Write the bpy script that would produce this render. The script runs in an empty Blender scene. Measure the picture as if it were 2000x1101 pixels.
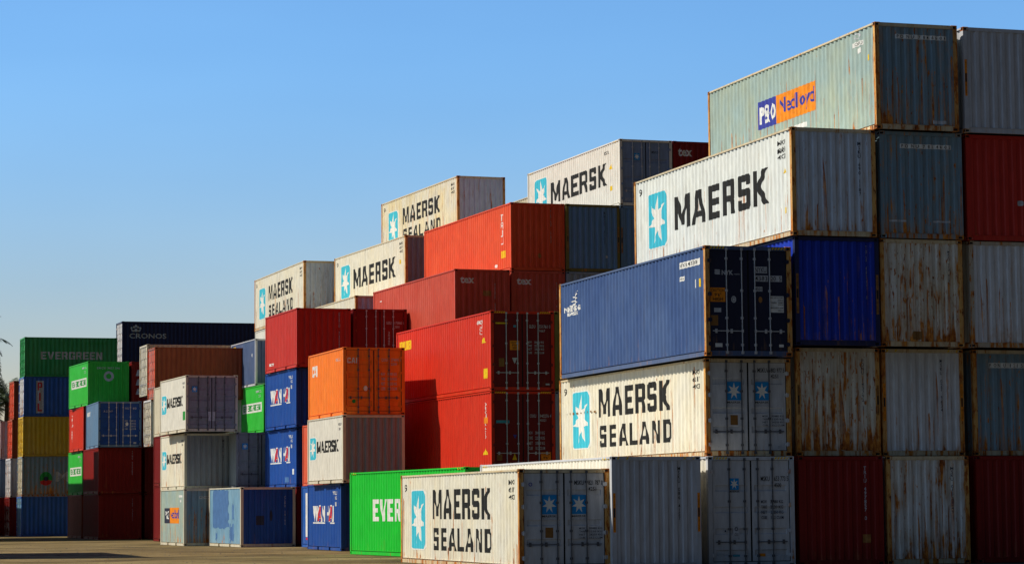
import bpy, bmesh, math, random
from mathutils import Vector, Matrix
random.seed(7)
sc = bpy.context.scene
COL = sc.collection
HC, ST = 2.896, 2.591
L40, L20, W = 12.192, 6.058, 2.438
R = math.radians

# ------------------------------------------------------------------ objects
def link(o, parent=None):
    COL.objects.link(o)
    if parent is not None:
        o.parent = parent
    return o

def obj(name, mesh, parent=None, loc=(0, 0, 0), rotz=0.0, mats=None):
    o = bpy.data.objects.new(name, mesh)
    o.location = loc
    o.rotation_euler = (0, 0, rotz)
    link(o, parent)
    if mats is not None:                       # materials belong to the object, meshes are shared
        if not isinstance(mats, (list, tuple)):
            mats = [mats]
        while len(mesh.materials) < len(mats):
            mesh.materials.append(None)
        for i, m in enumerate(mats):
            o.material_slots[i].link = 'OBJECT'
            o.material_slots[i].material = m
    return o

class MB:
    """collects boxes, tubes and quads into one mesh"""
    def __init__(s):
        s.v, s.f, s.m = [], [], []
    def quad(s, pts, mi=0):
        n = len(s.v); s.v += [tuple(p) for p in pts]
        s.f.append(tuple(range(n, n + len(pts)))); s.m.append(mi)
    def box(s, x0, x1, y0, y1, z0, z1, mi=0):
        n = len(s.v)
        s.v += [(x, y, z) for z in (z0, z1) for y in (y0, y1) for x in (x0, x1)]
        for f in ((0, 2, 3, 1), (4, 5, 7, 6), (0, 1, 5, 4), (2, 6, 7, 3), (0, 4, 6, 2), (1, 3, 7, 5)):
            s.f.append(tuple(n + i for i in f)); s.m.append(mi)
    def tube(s, a, b, r, k=8, mi=0):
        a, b = Vector(a), Vector(b); d = (b - a).normalized()
        t = Vector((1, 0, 0)) if abs(d.x) < .9 else Vector((0, 1, 0))
        p = d.cross(t).normalized(); q = d.cross(p)
        n = len(s.v)
        for c in (a, b):
            for i in range(k):
                w = 2 * math.pi * i / k
                s.v.append(tuple(c + p * (r * math.cos(w)) + q * (r * math.sin(w))))
        for i in range(k):
            j = (i + 1) % k
            s.f.append((n + i, n + j, n + k + j, n + k + i)); s.m.append(mi)
        s.f.append(tuple(n + i for i in range(k))[::-1]); s.m.append(mi)
        s.f.append(tuple(n + k + i for i in range(k))); s.m.append(mi)
    def mesh(s, name):
        me = bpy.data.meshes.new(name)
        me.from_pydata(s.v, [], s.f)
        for p, m in zip(me.polygons, s.m):
            p.material_index = m
        bm = bmesh.new(); bm.from_mesh(me)
        bmesh.ops.recalc_face_normals(bm, faces=bm.faces)
        bm.to_mesh(me); bm.free()
        return me

def mirror_x(me):
    me = me.copy()
    for v in me.vertices:
        v.co.x = -v.co.x
    me.flip_normals()
    return me

CACHE = {}
def cached(key, fn):
    if key not in CACHE:
        CACHE[key] = fn()
    return CACHE[key]

# ---------------------------------------------------------------- materials
def nn(nt, t, **k):
    n = nt.nodes.new(t)
    for a, b in k.items():
        setattr(n, a, b)
    return n
def newmat(name):
    m = bpy.data.materials.new(name); m.use_nodes = True
    nt = m.node_tree; b = nt.nodes['Principled BSDF']
    return m, nt, b
def mixc(nt, fac, a, b, mode='MIX'):
    n = nn(nt, 'ShaderNodeMix', data_type='RGBA', blend_type=mode)
    for s, v in ((n.inputs[0], fac), (n.inputs[6], a), (n.inputs[7], b)):
        if hasattr(v, 'links') or isinstance(v, bpy.types.NodeSocket):
            nt.links.new(v, s)
        elif isinstance(v, (int, float)):
            s.default_value = v
        else:
            s.default_value = (*v, 1) if len(v) == 3 else v
    return n.outputs[2]
def ramp(nt, fac, stops):
    n = nn(nt, 'ShaderNodeValToRGB')
    e = n.color_ramp.elements
    while len(e) < len(stops):
        e.new(0.5)
    for el, (p, c) in zip(e, stops):
        el.position = p
        el.color = (c, c, c, 1) if isinstance(c, (int, float)) else (*c, 1)
    nt.links.new(fac, n.inputs[0])
    return n.outputs[0]
def math_(nt, op, a, b=None, c=None):
    n = nn(nt, 'ShaderNodeMath', operation=op)
    for i, v in enumerate((a, b, c)):
        if v is None:
            continue
        if isinstance(v, (int, float)):
            n.inputs[i].default_value = v
        else:
            nt.links.new(v, n.inputs[i])
    return n.outputs[0]

def paint(name, rgb, rust=.15, dirt=.35, fade=.25, rough=.5, fadecol=None, spots=.3, dirtcol=(.10, .075, .05), streaks=0.0):
    """weathered container paint: sun-bleached blotches, vertical dirt runs, rust patches with runs"""
    m, nt, b = newmat(name)
    tc = nn(nt, 'ShaderNodeTexCoord'); oi = nn(nt, 'ShaderNodeObjectInfo')
    off = nn(nt, 'ShaderNodeVectorMath', operation='MULTIPLY_ADD')
    comb = nn(nt, 'ShaderNodeCombineXYZ')
    for i in range(3):
        nt.links.new(oi.outputs['Random'], comb.inputs[i])
    nt.links.new(comb.outputs[0], off.inputs[0]); off.inputs[1].default_value = (37, 53, 71)
    nt.links.new(tc.outputs['Object'], off.inputs[2])
    P = off.outputs[0]
    def noise(scale, sv=(1, 1, 1), detail=4, rg=.6):
        mp = nn(nt, 'ShaderNodeMapping'); mp.inputs['Scale'].default_value = sv
        nt.links.new(P, mp.inputs[0])
        n = nn(nt, 'ShaderNodeTexNoise'); n.inputs['Scale'].default_value = scale
        n.inputs['Detail'].default_value = detail; n.inputs['Roughness'].default_value = rg
        nt.links.new(mp.outputs[0], n.inputs['Vector'])
        return n.outputs['Fac']
    fc = fadecol or tuple(min(.85, c * .75 + .10) for c in rgb)
    f1 = ramp(nt, noise(.9, (1, 1, .7)), [(.38, 0), (.68, 1)])
    col = mixc(nt, math_(nt, 'MULTIPLY', f1, fade), rgb, fc)
    # fine mottling, panel to panel
    f2 = ramp(nt, noise(9, (1, 1, .25), 3), [(.3, .86), (.7, 1.08)])
    col = mixc(nt, 1.0, col, f2, 'MULTIPLY')
    # dirt running down
    d1 = ramp(nt, noise(5.5, (1, 1, .10), 5, .65), [(.50, 0), (.72, 1)])
    d2 = ramp(nt, noise(.7, (1, 1, 1), 2), [(.35, .25), (.7, 1)])
    col = mixc(nt, math_(nt, 'MULTIPLY', math_(nt, 'MULTIPLY', d1, d2), dirt), col, dirtcol)
    # rust: patches, pinholes and runs, thicker along the bottom and top edges
    sep = nn(nt, 'ShaderNodeSeparateXYZ'); nt.links.new(tc.outputs['Object'], sep.inputs[0])
    lo = nn(nt, 'ShaderNodeMapRange'); nt.links.new(sep.outputs[2], lo.inputs[0])
    lo.inputs[1].default_value = .1; lo.inputs[2].default_value = .9
    lo.inputs[3].default_value = .11; lo.inputs[4].default_value = 0
    runs = noise(8.5, (1, 1, .07), 5, .6)
    pat = noise(2.6, (1, 1, .55), 5, .68)
    mixv = math_(nt, 'ADD', math_(nt, 'MULTIPLY', runs, .62), math_(nt, 'MULTIPLY', pat, .38))
    mixv = math_(nt, 'ADD', mixv, lo.outputs[0])
    t = .74 - .30 * rust
    rf = ramp(nt, mixv, [(t, 0), (t + .035, 1)])
    sp = noise(13, (1, 1, .28), 4, .6)
    ts = .80 - .16 * spots * (1 + rust)
    sf = ramp(nt, sp, [(ts, 0), (ts + .03, 1)])
    rf = math_(nt, 'MAXIMUM', rf, sf)
    if streaks:                               # single rust runs that start at a chip or seam and bleed downwards
        cx = noise(13, (1, 1, .012), 3, .55); ch = noise(3.1, (1.7, 1.7, 0), 1, .5); wob = noise(16, (1, 1, .35), 3, .6)
        start = math_(nt, 'MULTIPLY_ADD', ch, 5.4, -1.35)
        below = math_(nt, 'SUBTRACT', start, sep.outputs[2])
        ln = nn(nt, 'ShaderNodeMapRange'); nt.links.new(below, ln.inputs[0])
        ln.inputs[1].default_value = 0; ln.inputs[2].default_value = 1.5; ln.inputs[3].default_value = 1; ln.inputs[4].default_value = .25
        on = math_(nt, 'GREATER_THAN', below, 0.0)
        a = ramp(nt, math_(nt, 'ADD', cx, math_(nt, 'MULTIPLY_ADD', wob, .16, -.08)), [(.635 - .125 * streaks, 0), (.675 - .115 * streaks, 1)])
        stf = math_(nt, 'MULTIPLY', math_(nt, 'MULTIPLY', a, on), ln.outputs[0])
        rf = math_(nt, 'MAXIMUM', rf, stf)
    halo = ramp(nt, mixv, [(t - .09, 0), (t + .02, .55 if rust > .25 else .25)])
    col = mixc(nt, halo, col, (.42, .22, .07))
    rc = ramp(nt, noise(7, (1, 1, .5), 5, .7), [(.3, (.045, .014, .007)), (.45, (.34, .092, .014)), (.66, (.66, .26, .042))])
    col = mixc(nt, rf, col, rc)
    nt.links.new(col, b.inputs['Base Color'])
    rr = math_(nt, 'MULTIPLY_ADD', rf, .35, rough)
    nt.links.new(rr, b.inputs['Roughness'])
    b.inputs['Specular IOR Level'].default_value = .22
    bp = nn(nt, 'ShaderNodeBump'); bp.inputs['Strength'].default_value = .25; bp.inputs['Distance'].default_value = .012
    nt.links.new(noise(3.2, (1, 1, .8), 3), bp.inputs['Height'])
    nt.links.new(bp.outputs[0], b.inputs['Normal'])
    return m

def plain(name, rgb, rough=.55, metal=0.0, var=.25, scale=12):
    m, nt, b = newmat(name)
    tc = nn(nt, 'ShaderNodeTexCoord')
    n = nn(nt, 'ShaderNodeTexNoise'); n.inputs['Scale'].default_value = scale; n.inputs['Detail'].default_value = 5
    nt.links.new(tc.outputs['Object'], n.inputs['Vector'])
    f = ramp(nt, n.outputs['Fac'], [(.3, 1 - var), (.7, 1.0)])
    nt.links.new(mixc(nt, 1.0, rgb, f, 'MULTIPLY'), b.inputs['Base Color'])
    b.inputs['Roughness'].default_value = rough; b.inputs['Metallic'].default_value = metal
    b.inputs['Specular IOR Level'].default_value = .2
    return m

M = {}
def P(key, rgb, **k):
    M[key] = paint(key + '_paint', rgb, **k)
P('white', (.72, .68, .56), rust=.24, dirt=.35, fade=.5, fadecol=(.76, .66, .42), spots=.4, streaks=.25)
P('white_clean', (.70, .665, .57), rust=.0, dirt=.18, fade=.15, fadecol=(.72, .70, .62), spots=.1)
P('white_rusty', (.68, .64, .52), rust=.30, dirt=.45, fade=.75, fadecol=(.72, .56, .25), spots=.6, streaks=.6)
P('grey_blue', (.56, .62, .69), rust=.32, dirt=.35, spots=.6, streaks=.55)
P('grey', (.50, .51, .54), rust=.04, dirt=.30, spots=.2)
P('grey_door', (.54, .55, .57), rust=.10, dirt=.40, spots=.2)
P('grey_light', (.66, .66, .66), rust=.26, dirt=.45, spots=.4, streaks=.5)
P('grey_streaked', (.70, .68, .61), rust=.58, dirt=.5, fade=.5, fadecol=(.60, .48, .24), spots=.8, streaks=1.0)
P('grey_worn', (.68, .68, .66), rust=.54, dirt=.5, fade=.4, fadecol=(.58, .50, .32), spots=.6, streaks=.75)
P('grey_shaded', (.24, .25, .27), rust=.05, dirt=.3, spots=.2)  # grey darkened to put the shade of the end faces into the colour
P('grey_dark', (.26, .29, .33), rust=.05, dirt=.3, spots=.2)
P('mint', (.31, .41, .385), rust=.22, dirt=.35, fade=.55, fadecol=(.42, .44, .28), spots=.5, streaks=.5)
P('teal_blue', (.18, .28, .35), rust=.42, dirt=.4, fade=.4, fadecol=(.24, .29, .28), spots=.7, streaks=.6)
P('frame_rust', (.60, .30, .085), rust=.62, dirt=.35, fade=.8, fadecol=(.74, .44, .13), spots=1.0, streaks=.6)
P('rail_worn', (.62, .54, .38), rust=.38, dirt=.35, fade=.6, fadecol=(.66, .46, .20), spots=.7)
P('white_cool', (.72, .74, .69), rust=.22, dirt=.28, fade=.25, fadecol=(.76, .72, .55), spots=.4, streaks=.25)
P('frame_worn', (.50, .46, .38), rust=.50, dirt=.4, fade=.5, fadecol=(.55, .36, .14), spots=.9)
P('blue_navy', (.038, .076, .20), rust=.06, dirt=.30, fade=.45, fadecol=(.085, .14, .27), spots=.2, dirtcol=(.12, .13, .16))
P('blue_dark', (.018, .022, .075), rust=.03, dirt=.15, fade=.2, fadecol=(.03, .03, .09), spots=.1)
P('blue_royal', (.008, .034, .40), rust=.22, dirt=.5, fade=.35, fadecol=(.02, .06, .42), spots=.5, dirtcol=(.01, .012, .03), streaks=.4)
P('blue', (.008, .060, .29), rust=.03, dirt=.2, fade=.3, fadecol=(.03, .10, .30), spots=.15)
P('blue_mid', (.016, .10, .40), rust=.05, dirt=.2, fade=.3, spots=.2)
P('blue_light', (.17, .33, .46), rust=.22, dirt=.45, fade=.7, fadecol=(.26, .42, .50), spots=.5)
P('blue_steel', (.12, .23, .38), rust=.05, dirt=.35, fade=.5, fadecol=(.17, .25, .36), spots=.2)
P('navy_shaded', (.014, .016, .040), rust=.03, dirt=.15, fade=.2, fadecol=(.02, .02, .05), spots=.1)  # navy darkened to near black, shade of the door end in the colour
P('red_shaded', (.16, .006, .005), rust=.05, dirt=.2, fade=.2, fadecol=(.18, .012, .01), spots=.15, dirtcol=(.05, .01, .01))  # red darkened to carry the shade on door ends and in gaps
P('door_blue', (.19, .26, .40), rust=.02, dirt=.25, spots=.1)
P('slate', (.065, .10, .20), rust=.04, dirt=.25, fade=.4, fadecol=(.12, .15, .24), spots=.2)
P('red', (.60, .026, .007), rust=.05, dirt=.22, fade=.35, fadecol=(.60, .05, .02), spots=.2, dirtcol=(.25, .02, .01))
P('red_faded', (.52, .065, .034), rust=.10, dirt=.35, fade=.5, fadecol=(.58, .12, .075), spots=.25, dirtcol=(.28, .03, .015))
P('red_orange', (.68, .070, .018), rust=.05, dirt=.18, fade=.4, fadecol=(.76, .13, .04), spots=.2, dirtcol=(.42, .05, .02))
P('red_crimson', (.50, .026, .016), rust=.05, dirt=.2, fade=.3, fadecol=(.52, .055, .035), spots=.2, dirtcol=(.22, .02, .01))
P('maroon', (.21, .007, .005), rust=.08, dirt=.25, fade=.3, fadecol=(.30, .016, .01), spots=.25, dirtcol=(.08, .01, .01))
P('brown', (.30, .055, .018), rust=.10, dirt=.3, fade=.4, fadecol=(.40, .09, .04), spots=.3)
P('orange', (.86, .185, .016), rust=.06, dirt=.22, fade=.5, fadecol=(.90, .25, .030), spots=.2, dirtcol=(.45, .09, .02))
P('orange_red', (.70, .095, .030), rust=.10, dirt=.3, fade=.4, spots=.3)
P('green', (.008, .47, .026), rust=.04, dirt=.20, fade=.4, fadecol=(.015, .56, .035), spots=.2, dirtcol=(.02, .16, .02))
P('green_pale', (.03, .46, .040), rust=.03, dirt=.2, fade=.4, fadecol=(.07, .54, .085), spots=.15, dirtcol=(.02, .16, .02))
P('green_dark', (.025, .28, .085), rust=.05, dirt=.25, fade=.35, fadecol=(.10, .36, .12), spots=.2)
P('yellow', (.62, .40, .020), rust=.12, dirt=.35, fade=.4, spots=.4)
P('olive', (.17, .13, .02), rust=.15, dirt=.3, spots=.3)
P('cream', (.60, .54, .40), rust=.12, dirt=.3, fade=.4, spots=.3)
M['floor'] = plain('dark_underside', (.025, .022, .02), .9)
M['rubber_hole_black'] = plain('gasket_rubber_and_hole_black', (.012, .012, .012), .8)
M['steel'] = plain('galvanised_steel', (.55, .55, .56), .5, .2)
M['steel_dark'] = plain('grimy_steel', (.13, .13, .14), .55, .5)
M['black'] = plain('black_lettering', (.022, .021, .018), .6, var=.5, scale=6)
M['ink'] = plain('dark_blue_ink', (.03, .035, .06), .6)
M['lwhite'] = plain('white_lettering', (.80, .79, .74), .55, var=.25, scale=6)
M['lgrey'] = plain('grey_white_lettering', (.55, .56, .58), .6, var=.35)
M['cyan'] = plain('cyan_panel', (.055, .50, .62), .5, var=.15, scale=3)
M['azure'] = plain('azure_panel', (.014, .27, .64), .5, var=.15, scale=3)
M['starwhite'] = plain('star_white', (.80, .78, .70), .55, var=.15)
M['lred'] = plain('red_lettering', (.62, .03, .03), .55)
M['lyellow'] = plain('yellow_lettering', (.85, .55, .01), .55)
M['lorange'] = plain('orange_label', (.92, .28, .010), .55, var=.35, scale=5)
M['lorange_faded'] = plain('faded_orange_label', (.42, .19, .05), .6, var=.5, scale=8)
M['lbrown'] = plain('brown_placard', (.26, .12, .03), .6)
M['lviolet'] = plain('blue_violet_panel', (.045, .055, .33), .55)
M['lgreen'] = plain('green_lettering', (.02, .30, .05), .55)
M['lteal'] = plain('teal_strip', (.06, .32, .42), .55)
M['patch'] = plain('repaint_patch', (.085, .19, .40), .55, var=.25, scale=3)

# ----------------------------------------------------------- wall profiles
SX = .022          # outer plane of a wall, measured inwards from the corner castings
def make_prof(a, b, P0, wo, ws, wi, depth):
    """trapezoid corrugation between a and b: list of (s, inward depth)"""
    n = max(1, int(round((b - a - wo) / P0))); k = (b - a) / (n * P0 + wo)
    pts = [(a, 0.0)]; s = a
    for i in range(n):
        s += wo * k; pts.append((s, 0.0))
        s += ws * k; pts.append((s, depth))
        s += wi * k; pts.append((s, depth))
        s += (P0 - wo - ws - wi) * k; pts.append((s, 0.0))
    pts.append((b, 0.0))
    return pts
def peval(pts, s):
    if s <= pts[0][0] or s >= pts[-1][0]:
        return 0.0
    for (s0, d0), (s1, d1) in zip(pts, pts[1:]):
        if s0 <= s <= s1:
            return d0 + (d1 - d0) * (s - s0) / max(1e-9, s1 - s0)
    return 0.0
SIDE = {L: make_prof(.15, L - .15, .278, .072, .068, .070, .036) for L in (L40, L20)}
END = make_prof(.125, W - .125, .250, .095, .032, .091, .042)
ZB, ZT = .165, .062          # side wall: bottom edge above the rail, top edge below the roof rail

def side_mesh(L, H):
    mb = MB(); p = SIDE[L]
    for (s0, d0), (s1, d1) in zip(p, p[1:]):
        mb.quad([(SX + d0, s0, ZB), (SX + d0, s0, H - ZT), (SX + d1, s1, H - ZT), (SX + d1, s1, ZB)])
    mb.box(SX - .004, SX + .044, .15, L - .15, ZB - .012, ZB - .0005)   # bottom lip
    return mb.mesh('side_wall')
def end_mesh(H):
    mb = MB()
    for (s0, d0), (s1, d1) in zip(END, END[1:]):
        mb.quad([(s0, SX + d0, .16), (s1, SX + d1, .16), (s1, SX + d1, H - .11), (s0, SX + d0, H - .11)])
    mb.box(.125, W - .125, SX - .004, SX + .05, .148, .1595)
    return mb.mesh('end_wall')
def frame_mesh(L, H):
    mb = MB()
    for s in (0, 1):
        X = lambda a, b: (a, b) if s == 0 else (W - b, W - a)
        x0, x1 = X(.006, .068)
        mb.box(x0, x1, .13, L - .13, H - ZT + .002, H - .012)          # roof side rail
        x0, x1 = X(.010, .060)
        if L < 8:                                                     # floor side rail, fork pockets on the short ones
            c = L / 2; segs = [(.16, c - 1.22), (c - .86, c + .86), (c + 1.22, L - .16)]
        else:
            segs = [(.16, L - .16)]
        for a, b in segs:
            mb.box(x0, x1, a, b, .014, .122)
        x0, x1 = X(.062, .09)
        mb.box(x0, x1, .13, L - .13, .02, ZB + .02)
    for s in (0, 1):
        Y = lambda a, b: (a, b) if s == 0 else (L - b, L - a)
        y0, y1 = Y(.008, .085); mb.box(.122, W - .122, y0, y1, H - .108, H - .012)
        y0, y1 = Y(.035, .11); mb.box(.122, W - .122, y0, y1, .016, .146)
    return mb.mesh('frame')
def post_mesh(H):
    mb = MB()
    mb.box(.004, .122, .004, .040, .112, H - .112); mb.box(.004, .040, .0405, .13, .112, H - .112)
    mb.box(.0405, .122, .0405, .13, .1125, H - .1125)
    return mb.mesh('corner_post')
def roof_mesh(L, H):
    mb = MB(); n = int(L / .35); y0 = .086; st = (L - .172) / n
    for i in range(n):
        a = y0 + i * st; z = H - .03
        mb.quad([(.07, a, z), (W - .07, a, z), (W - .07, a + st * .35, z + .012), (.07, a + st * .35, z + .012)])
        mb.quad([(.07, a + st * .35, z + .012), (W - .07, a + st * .35, z + .012), (W - .07, a + st, z), (.07, a + st, z)])
    return mb.mesh('roof')
def floor_mesh(L):
    mb = MB(); mb.box(.095, W - .095, .112, L - .112, .05, .15)
    return mb.mesh('floor')
def casting_mesh():
    mb = MB(); a, b, h = .178, .162, .114       # length (y), width (x), height
    bm = bmesh.new()
    bmesh.ops.create_cube(bm, size=1, matrix=Matrix.Translation((b / 2, a / 2, h / 2 + .004)) @ Matrix.Diagonal((b, a, h - .004, 1)))
    bmesh.ops.bevel(bm, geom=bm.edges[:], offset=.008, segments=1, affect='EDGES')
    for f in [f for f in bm.faces if f.calc_area() > .008]:
        r = bmesh.ops.inset_region(bm, faces=[f], thickness=.034)
        bmesh.ops.translate(bm, verts=f.verts, vec=-f.normal * .03)
        f.material_index = 1  # hole faces coloured black to stand for the dark inside
    me = bpy.data.meshes.new('corner_casting'); bm.to_mesh(me); bm.free()
    return me
DY = .045            # outer plane of the doors
def door_mesh(H, bands, x0, x1):
    """a door leaf with recessed horizontal bands"""
    z0, z1 = .165, H - .118
    xs = [x0, x0 + .07, x0 + .085, x1 - .085, x1 - .07, x1]
    zs = [z0]
    rec = []
    for (a, b) in bands:
        zs += [a, a + .02, b - .02, b]; rec.append((a + .01, b - .01))
    zs.append(z1); zs = sorted(zs)
    def dep(x, z):
        if not (x0 + .08 < x < x1 - .08):
            return 0
        return .03 if any(a < z < b for a, b in rec) else 0
    mb = MB()
    for i in range(len(xs) - 1):
        for j in range(len(zs) - 1):
            q = [(xs[i], zs[j]), (xs[i + 1], zs[j]), (xs[i + 1], zs[j + 1]), (xs[i], zs[j + 1])]
            mb.quad([(x, DY + dep(x, z), z) for x, z in q])
    mb.box(x0, x1, DY + .031, DY + .05, z0, z1)
    e = .021                                      # rubber gasket round the leaf
    mb.box(x0 - e, x0 - .0005, DY + .004, DY + .03, z0, z1, 1); mb.box(x1 + .0005, x1 + e, DY + .004, DY + .03, z0, z1, 1)
    mb.box(x0 - e, x1 + e, DY + .004, DY + .03, z0 - e, z0 - .0005, 1); mb.box(x0 - e, x1 + e, DY + .004, DY + .03, z1 + .0005, z1 + e, 1)
    return mb.mesh('door')
def rod_mesh(H, x):
    mb = MB()
    mb.tube((x, .018, .06), (x, .018, H - .05), .017)
    for z in (.10, H - .085):
        mb.box(x - .034, x + .034, -.002, .034, z - .035, z + .035)
    for z in (.30, 1.0, 1.72, H - .34):
        mb.box(x - .036, x + .036, .014, DY - .001, z - .03, z + .03)
    return mb.mesh('lock_rod')
def handle_mesh(x, sgn):
    mb = MB(); z = .66
    mb.box(min(x, x + sgn * .40), max(x, x + sgn * .40), .004, .016, z - .012, z + .012)
    mb.box(x + sgn * .30 - .03, x + sgn * .30 + .03, .017, DY - .001, z - .055, z + .055)
    mb.box(x - .03, x + .03, -.006, .003, z - .04, z + .04)
    return mb.mesh('door_handle')
def hinge_mesh(H, x):
    mb = MB()
    mb.box(x - .055, x + .055, .0, DY - .001, -.045, .045)
    mb.tube((x, .0, -.06), (x, .0, .06), .014)
    return mb.mesh('hinge')

# ----------------------------------------------------------------- lettering
BLOCK = {
 'M': [[(0,0),(0,1),(.24,1),(.475,.42),(.71,1),(.95,1),(.95,0),(.74,0),(.74,.58),(.56,.1),(.39,.1),(.21,.58),(.21,0)]],
 'A': [[(0,0),(.26,1),(.56,1),(.82,0),(.6,0),(.555,.2),(.265,.2),(.22,0)], [(.305,.37),(.515,.37),(.41,.80)]],
 'E': [[(0,0),(0,1),(.7,1),(.7,.8),(.23,.8),(.23,.6),(.62,.6),(.62,.4),(.23,.4),(.23,.2),(.7,.2),(.7,0)]],
 'R': [[(0,0),(0,1),(.63,1),(.73,.9),(.73,.52),(.64,.42),(.76,0),(.52,0),(.42,.37),(.23,.37),(.23,0)], [(.23,.55),(.5,.55),(.5,.82),(.23,.82)]],
 'S': [[(0,.08),(.08,0),(.64,0),(.72,.08),(.72,.52),(.64,.6),(.23,.6),(.23,.8),(.49,.8),(.49,.7),(.72,.7),(.72,.92),(.64,1),(.08,1),(0,.92),(0,.48),(.08,.4),(.49,.4),(.49,.2),(.23,.2),(.23,.3),(0,.3)]],
 'K': [[(0,0),(0,1),(.23,1),(.23,.62),(.5,1),(.77,1),(.43,.52),(.80,0),(.53,0),(.23,.42),(.23,0)]],
 'L': [[(0,0),(0,1),(.23,1),(.23,.2),(.65,.2),(.65,0)]],
 'N': [[(0,0),(0,1),(.25,1),(.54,.38),(.54,1),(.76,1),(.76,0),(.51,0),(.22,.62),(.22,0)]],
 'D': [[(0,0),(0,1),(.55,1),(.73,.82),(.73,.18),(.55,0)], [(.23,.2),(.46,.2),(.5,.26),(.5,.74),(.46,.8),(.23,.8)]],
 'V': [[(.28,0),(0,1),(.24,1),(.41,.33),(.58,1),(.82,1),(.54,0)]],
 'G': [[(0,.08),(.08,0),(.74,0),(.74,.55),(.4,.55),(.4,.37),(.51,.37),(.51,.2),(.23,.2),(.23,.8),(.51,.8),(.51,.7),(.74,.7),(.74,.92),(.66,1),(.08,1),(0,.92)]],
 'P': [[(0,0),(0,1),(.63,1),(.73,.9),(.73,.45),(.63,.35),(.23,.35),(.23,0)], [(.23,.53),(.5,.53),(.5,.82),(.23,.82)]],
 'I': [[(0,0),(0,1),(.24,1),(.24,0)]],
 'C': [[(0,.1),(.1,0),(.64,0),(.74,.1),(.74,.32),(.51,.32),(.51,.2),(.23,.2),(.23,.8),(.51,.8),(.51,.68),(.74,.68),(.74,.9),(.64,1),(.1,1),(0,.9)]],
 'O': [[(0,.1),(.1,0),(.66,0),(.76,.1),(.76,.9),(.66,1),(.1,1),(0,.9)], [(.23,.2),(.53,.2),(.53,.8),(.23,.8)]],
 'W': [[(.2,0),(0,1),(.22,1),(.33,.38),(.43,1),(.63,1),(.73,.38),(.84,1),(1.06,1),(.86,0),(.62,0),(.53,.55),(.44,0)]],
 'H': [[(0,0),(0,1),(.23,1),(.23,.6),(.53,.6),(.53,1),(.76,1),(.76,0),(.53,0),(.53,.4),(.23,.4),(.23,0)]],
 'U': [[(0,.1),(0,1),(.23,1),(.23,.2),(.53,.2),(.53,1),(.76,1),(.76,.1),(.66,0),(.1,0)]],
 'B': [[(0,0),(0,1),(.63,1),(.73,.9),(.73,.58),(.66,.5),(.73,.42),(.73,.1),(.63,0)], [(.23,.18),(.5,.18),(.5,.42),(.23,.42)], [(.23,.58),(.5,.58),(.5,.82),(.23,.82)]],
 'T': [[(.26,0),(.26,.8),(0,.8),(0,1),(.76,1),(.76,.8),(.5,.8),(.5,0)]],
 '1': [[(.1,0),(.1,1),(.3,1),(.3,0)]],
}
def fill2d(polys):
    cu = bpy.data.curves.new('outline', 'CURVE'); cu.dimensions = '2D'; cu.fill_mode = 'BOTH'
    for p in polys:
        s = cu.splines.new('POLY'); s.points.add(len(p) - 1); s.use_cyclic_u = True
        for i, (x, y) in enumerate(p):
            s.points[i].co = (x, y, 0, 1)
    return curve_mesh(cu)
def curve_mesh(cu):
    o = bpy.data.objects.new('outline', cu); COL.objects.link(o)
    dg = bpy.context.evaluated_depsgraph_get()
    me = bpy.data.meshes.new_from_object(o.evaluated_get(dg))
    bpy.data.objects.remove(o); bpy.data.curves.remove(cu)
    v = [(p.co.x, p.co.y) for p in me.vertices]; f = [tuple(p.vertices) for p in me.polygons]
    bpy.data.meshes.remove(me)
    return norm(v, f)
def norm(v, f):
    x0 = min(p[0] for p in v); x1 = max(p[0] for p in v); y0 = min(p[1] for p in v); y1 = max(p[1] for p in v)
    return [((x - x0) / (x1 - x0), (y - y0) / max(1e-6, y1 - y0)) for x, y in v], f
def block_text(t, gap=.13):
    def go():
        polys = []; x = 0
        for ch in t:
            if ch == ' ':
                x += .35; continue
            w = max(p[0] for p in BLOCK[ch][0])
            for p in BLOCK[ch]:
                polys.append([(x + a, b) for a, b in p])
            x += w + gap
        return fill2d(polys)
    return cached(('block', t, gap), go)
def font_text(t, bold=0.0, vertical=False):
    def go():
        cu = bpy.data.curves.new('text', 'FONT'); cu.body = '\n'.join(t) if vertical else t
        cu.dimensions = '2D'; cu.fill_mode = 'BOTH'; cu.offset = bold; cu.resolution_u = 2
        if vertical:
            cu.align_x = 'CENTER'; cu.space_line = .82
        return curve_mesh(cu)
    return cached(('font', t, bold, vertical), go)
RECT = ([(0, 0), (1, 0), (1, 1), (0, 1)], [(0, 1, 2, 3)])
def rounded(r=.1, ry=None):
    ry = ry or r; v = []
    for cx, cy, a0 in ((1 - r, ry, -90), (1 - r, 1 - ry, 0), (r, 1 - ry, 90), (r, ry, 180)):
        for k in range(5):
            a = R(a0 + k * 22.5); v.append((cx + r * math.cos(a), cy + ry * math.sin(a)))
    return (v, [tuple(range(len(v)))])
def disc(n=20):
    return ([(.5 + .5 * math.cos(2 * math.pi * i / n), .5 + .5 * math.sin(2 * math.pi * i / n)) for i in range(n)], [tuple(range(n))])
def ring(n=20, r=.3):
    v = [(.5 + q * math.cos(2 * math.pi * i / n), .5 + q * math.sin(2 * math.pi * i / n)) for q in (.5, r) for i in range(n)]
    return (v, [(i, (i + 1) % n, n + (i + 1) % n, n + i) for i in range(n)])
def star(k=7, inner=.46, cx=.5, cy=.5, r=.45):
    v = []
    for i in range(2 * k):
        a = math.pi / 2 + math.pi * i / k; q = r if i % 2 == 0 else r * inner
        v.append((cx + q * math.cos(a), cy + q * math.sin(a)))
    v.append((cx, cy))
    return (v, [(i, (i + 1) % (2 * k), 2 * k) for i in range(2 * k)])
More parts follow.
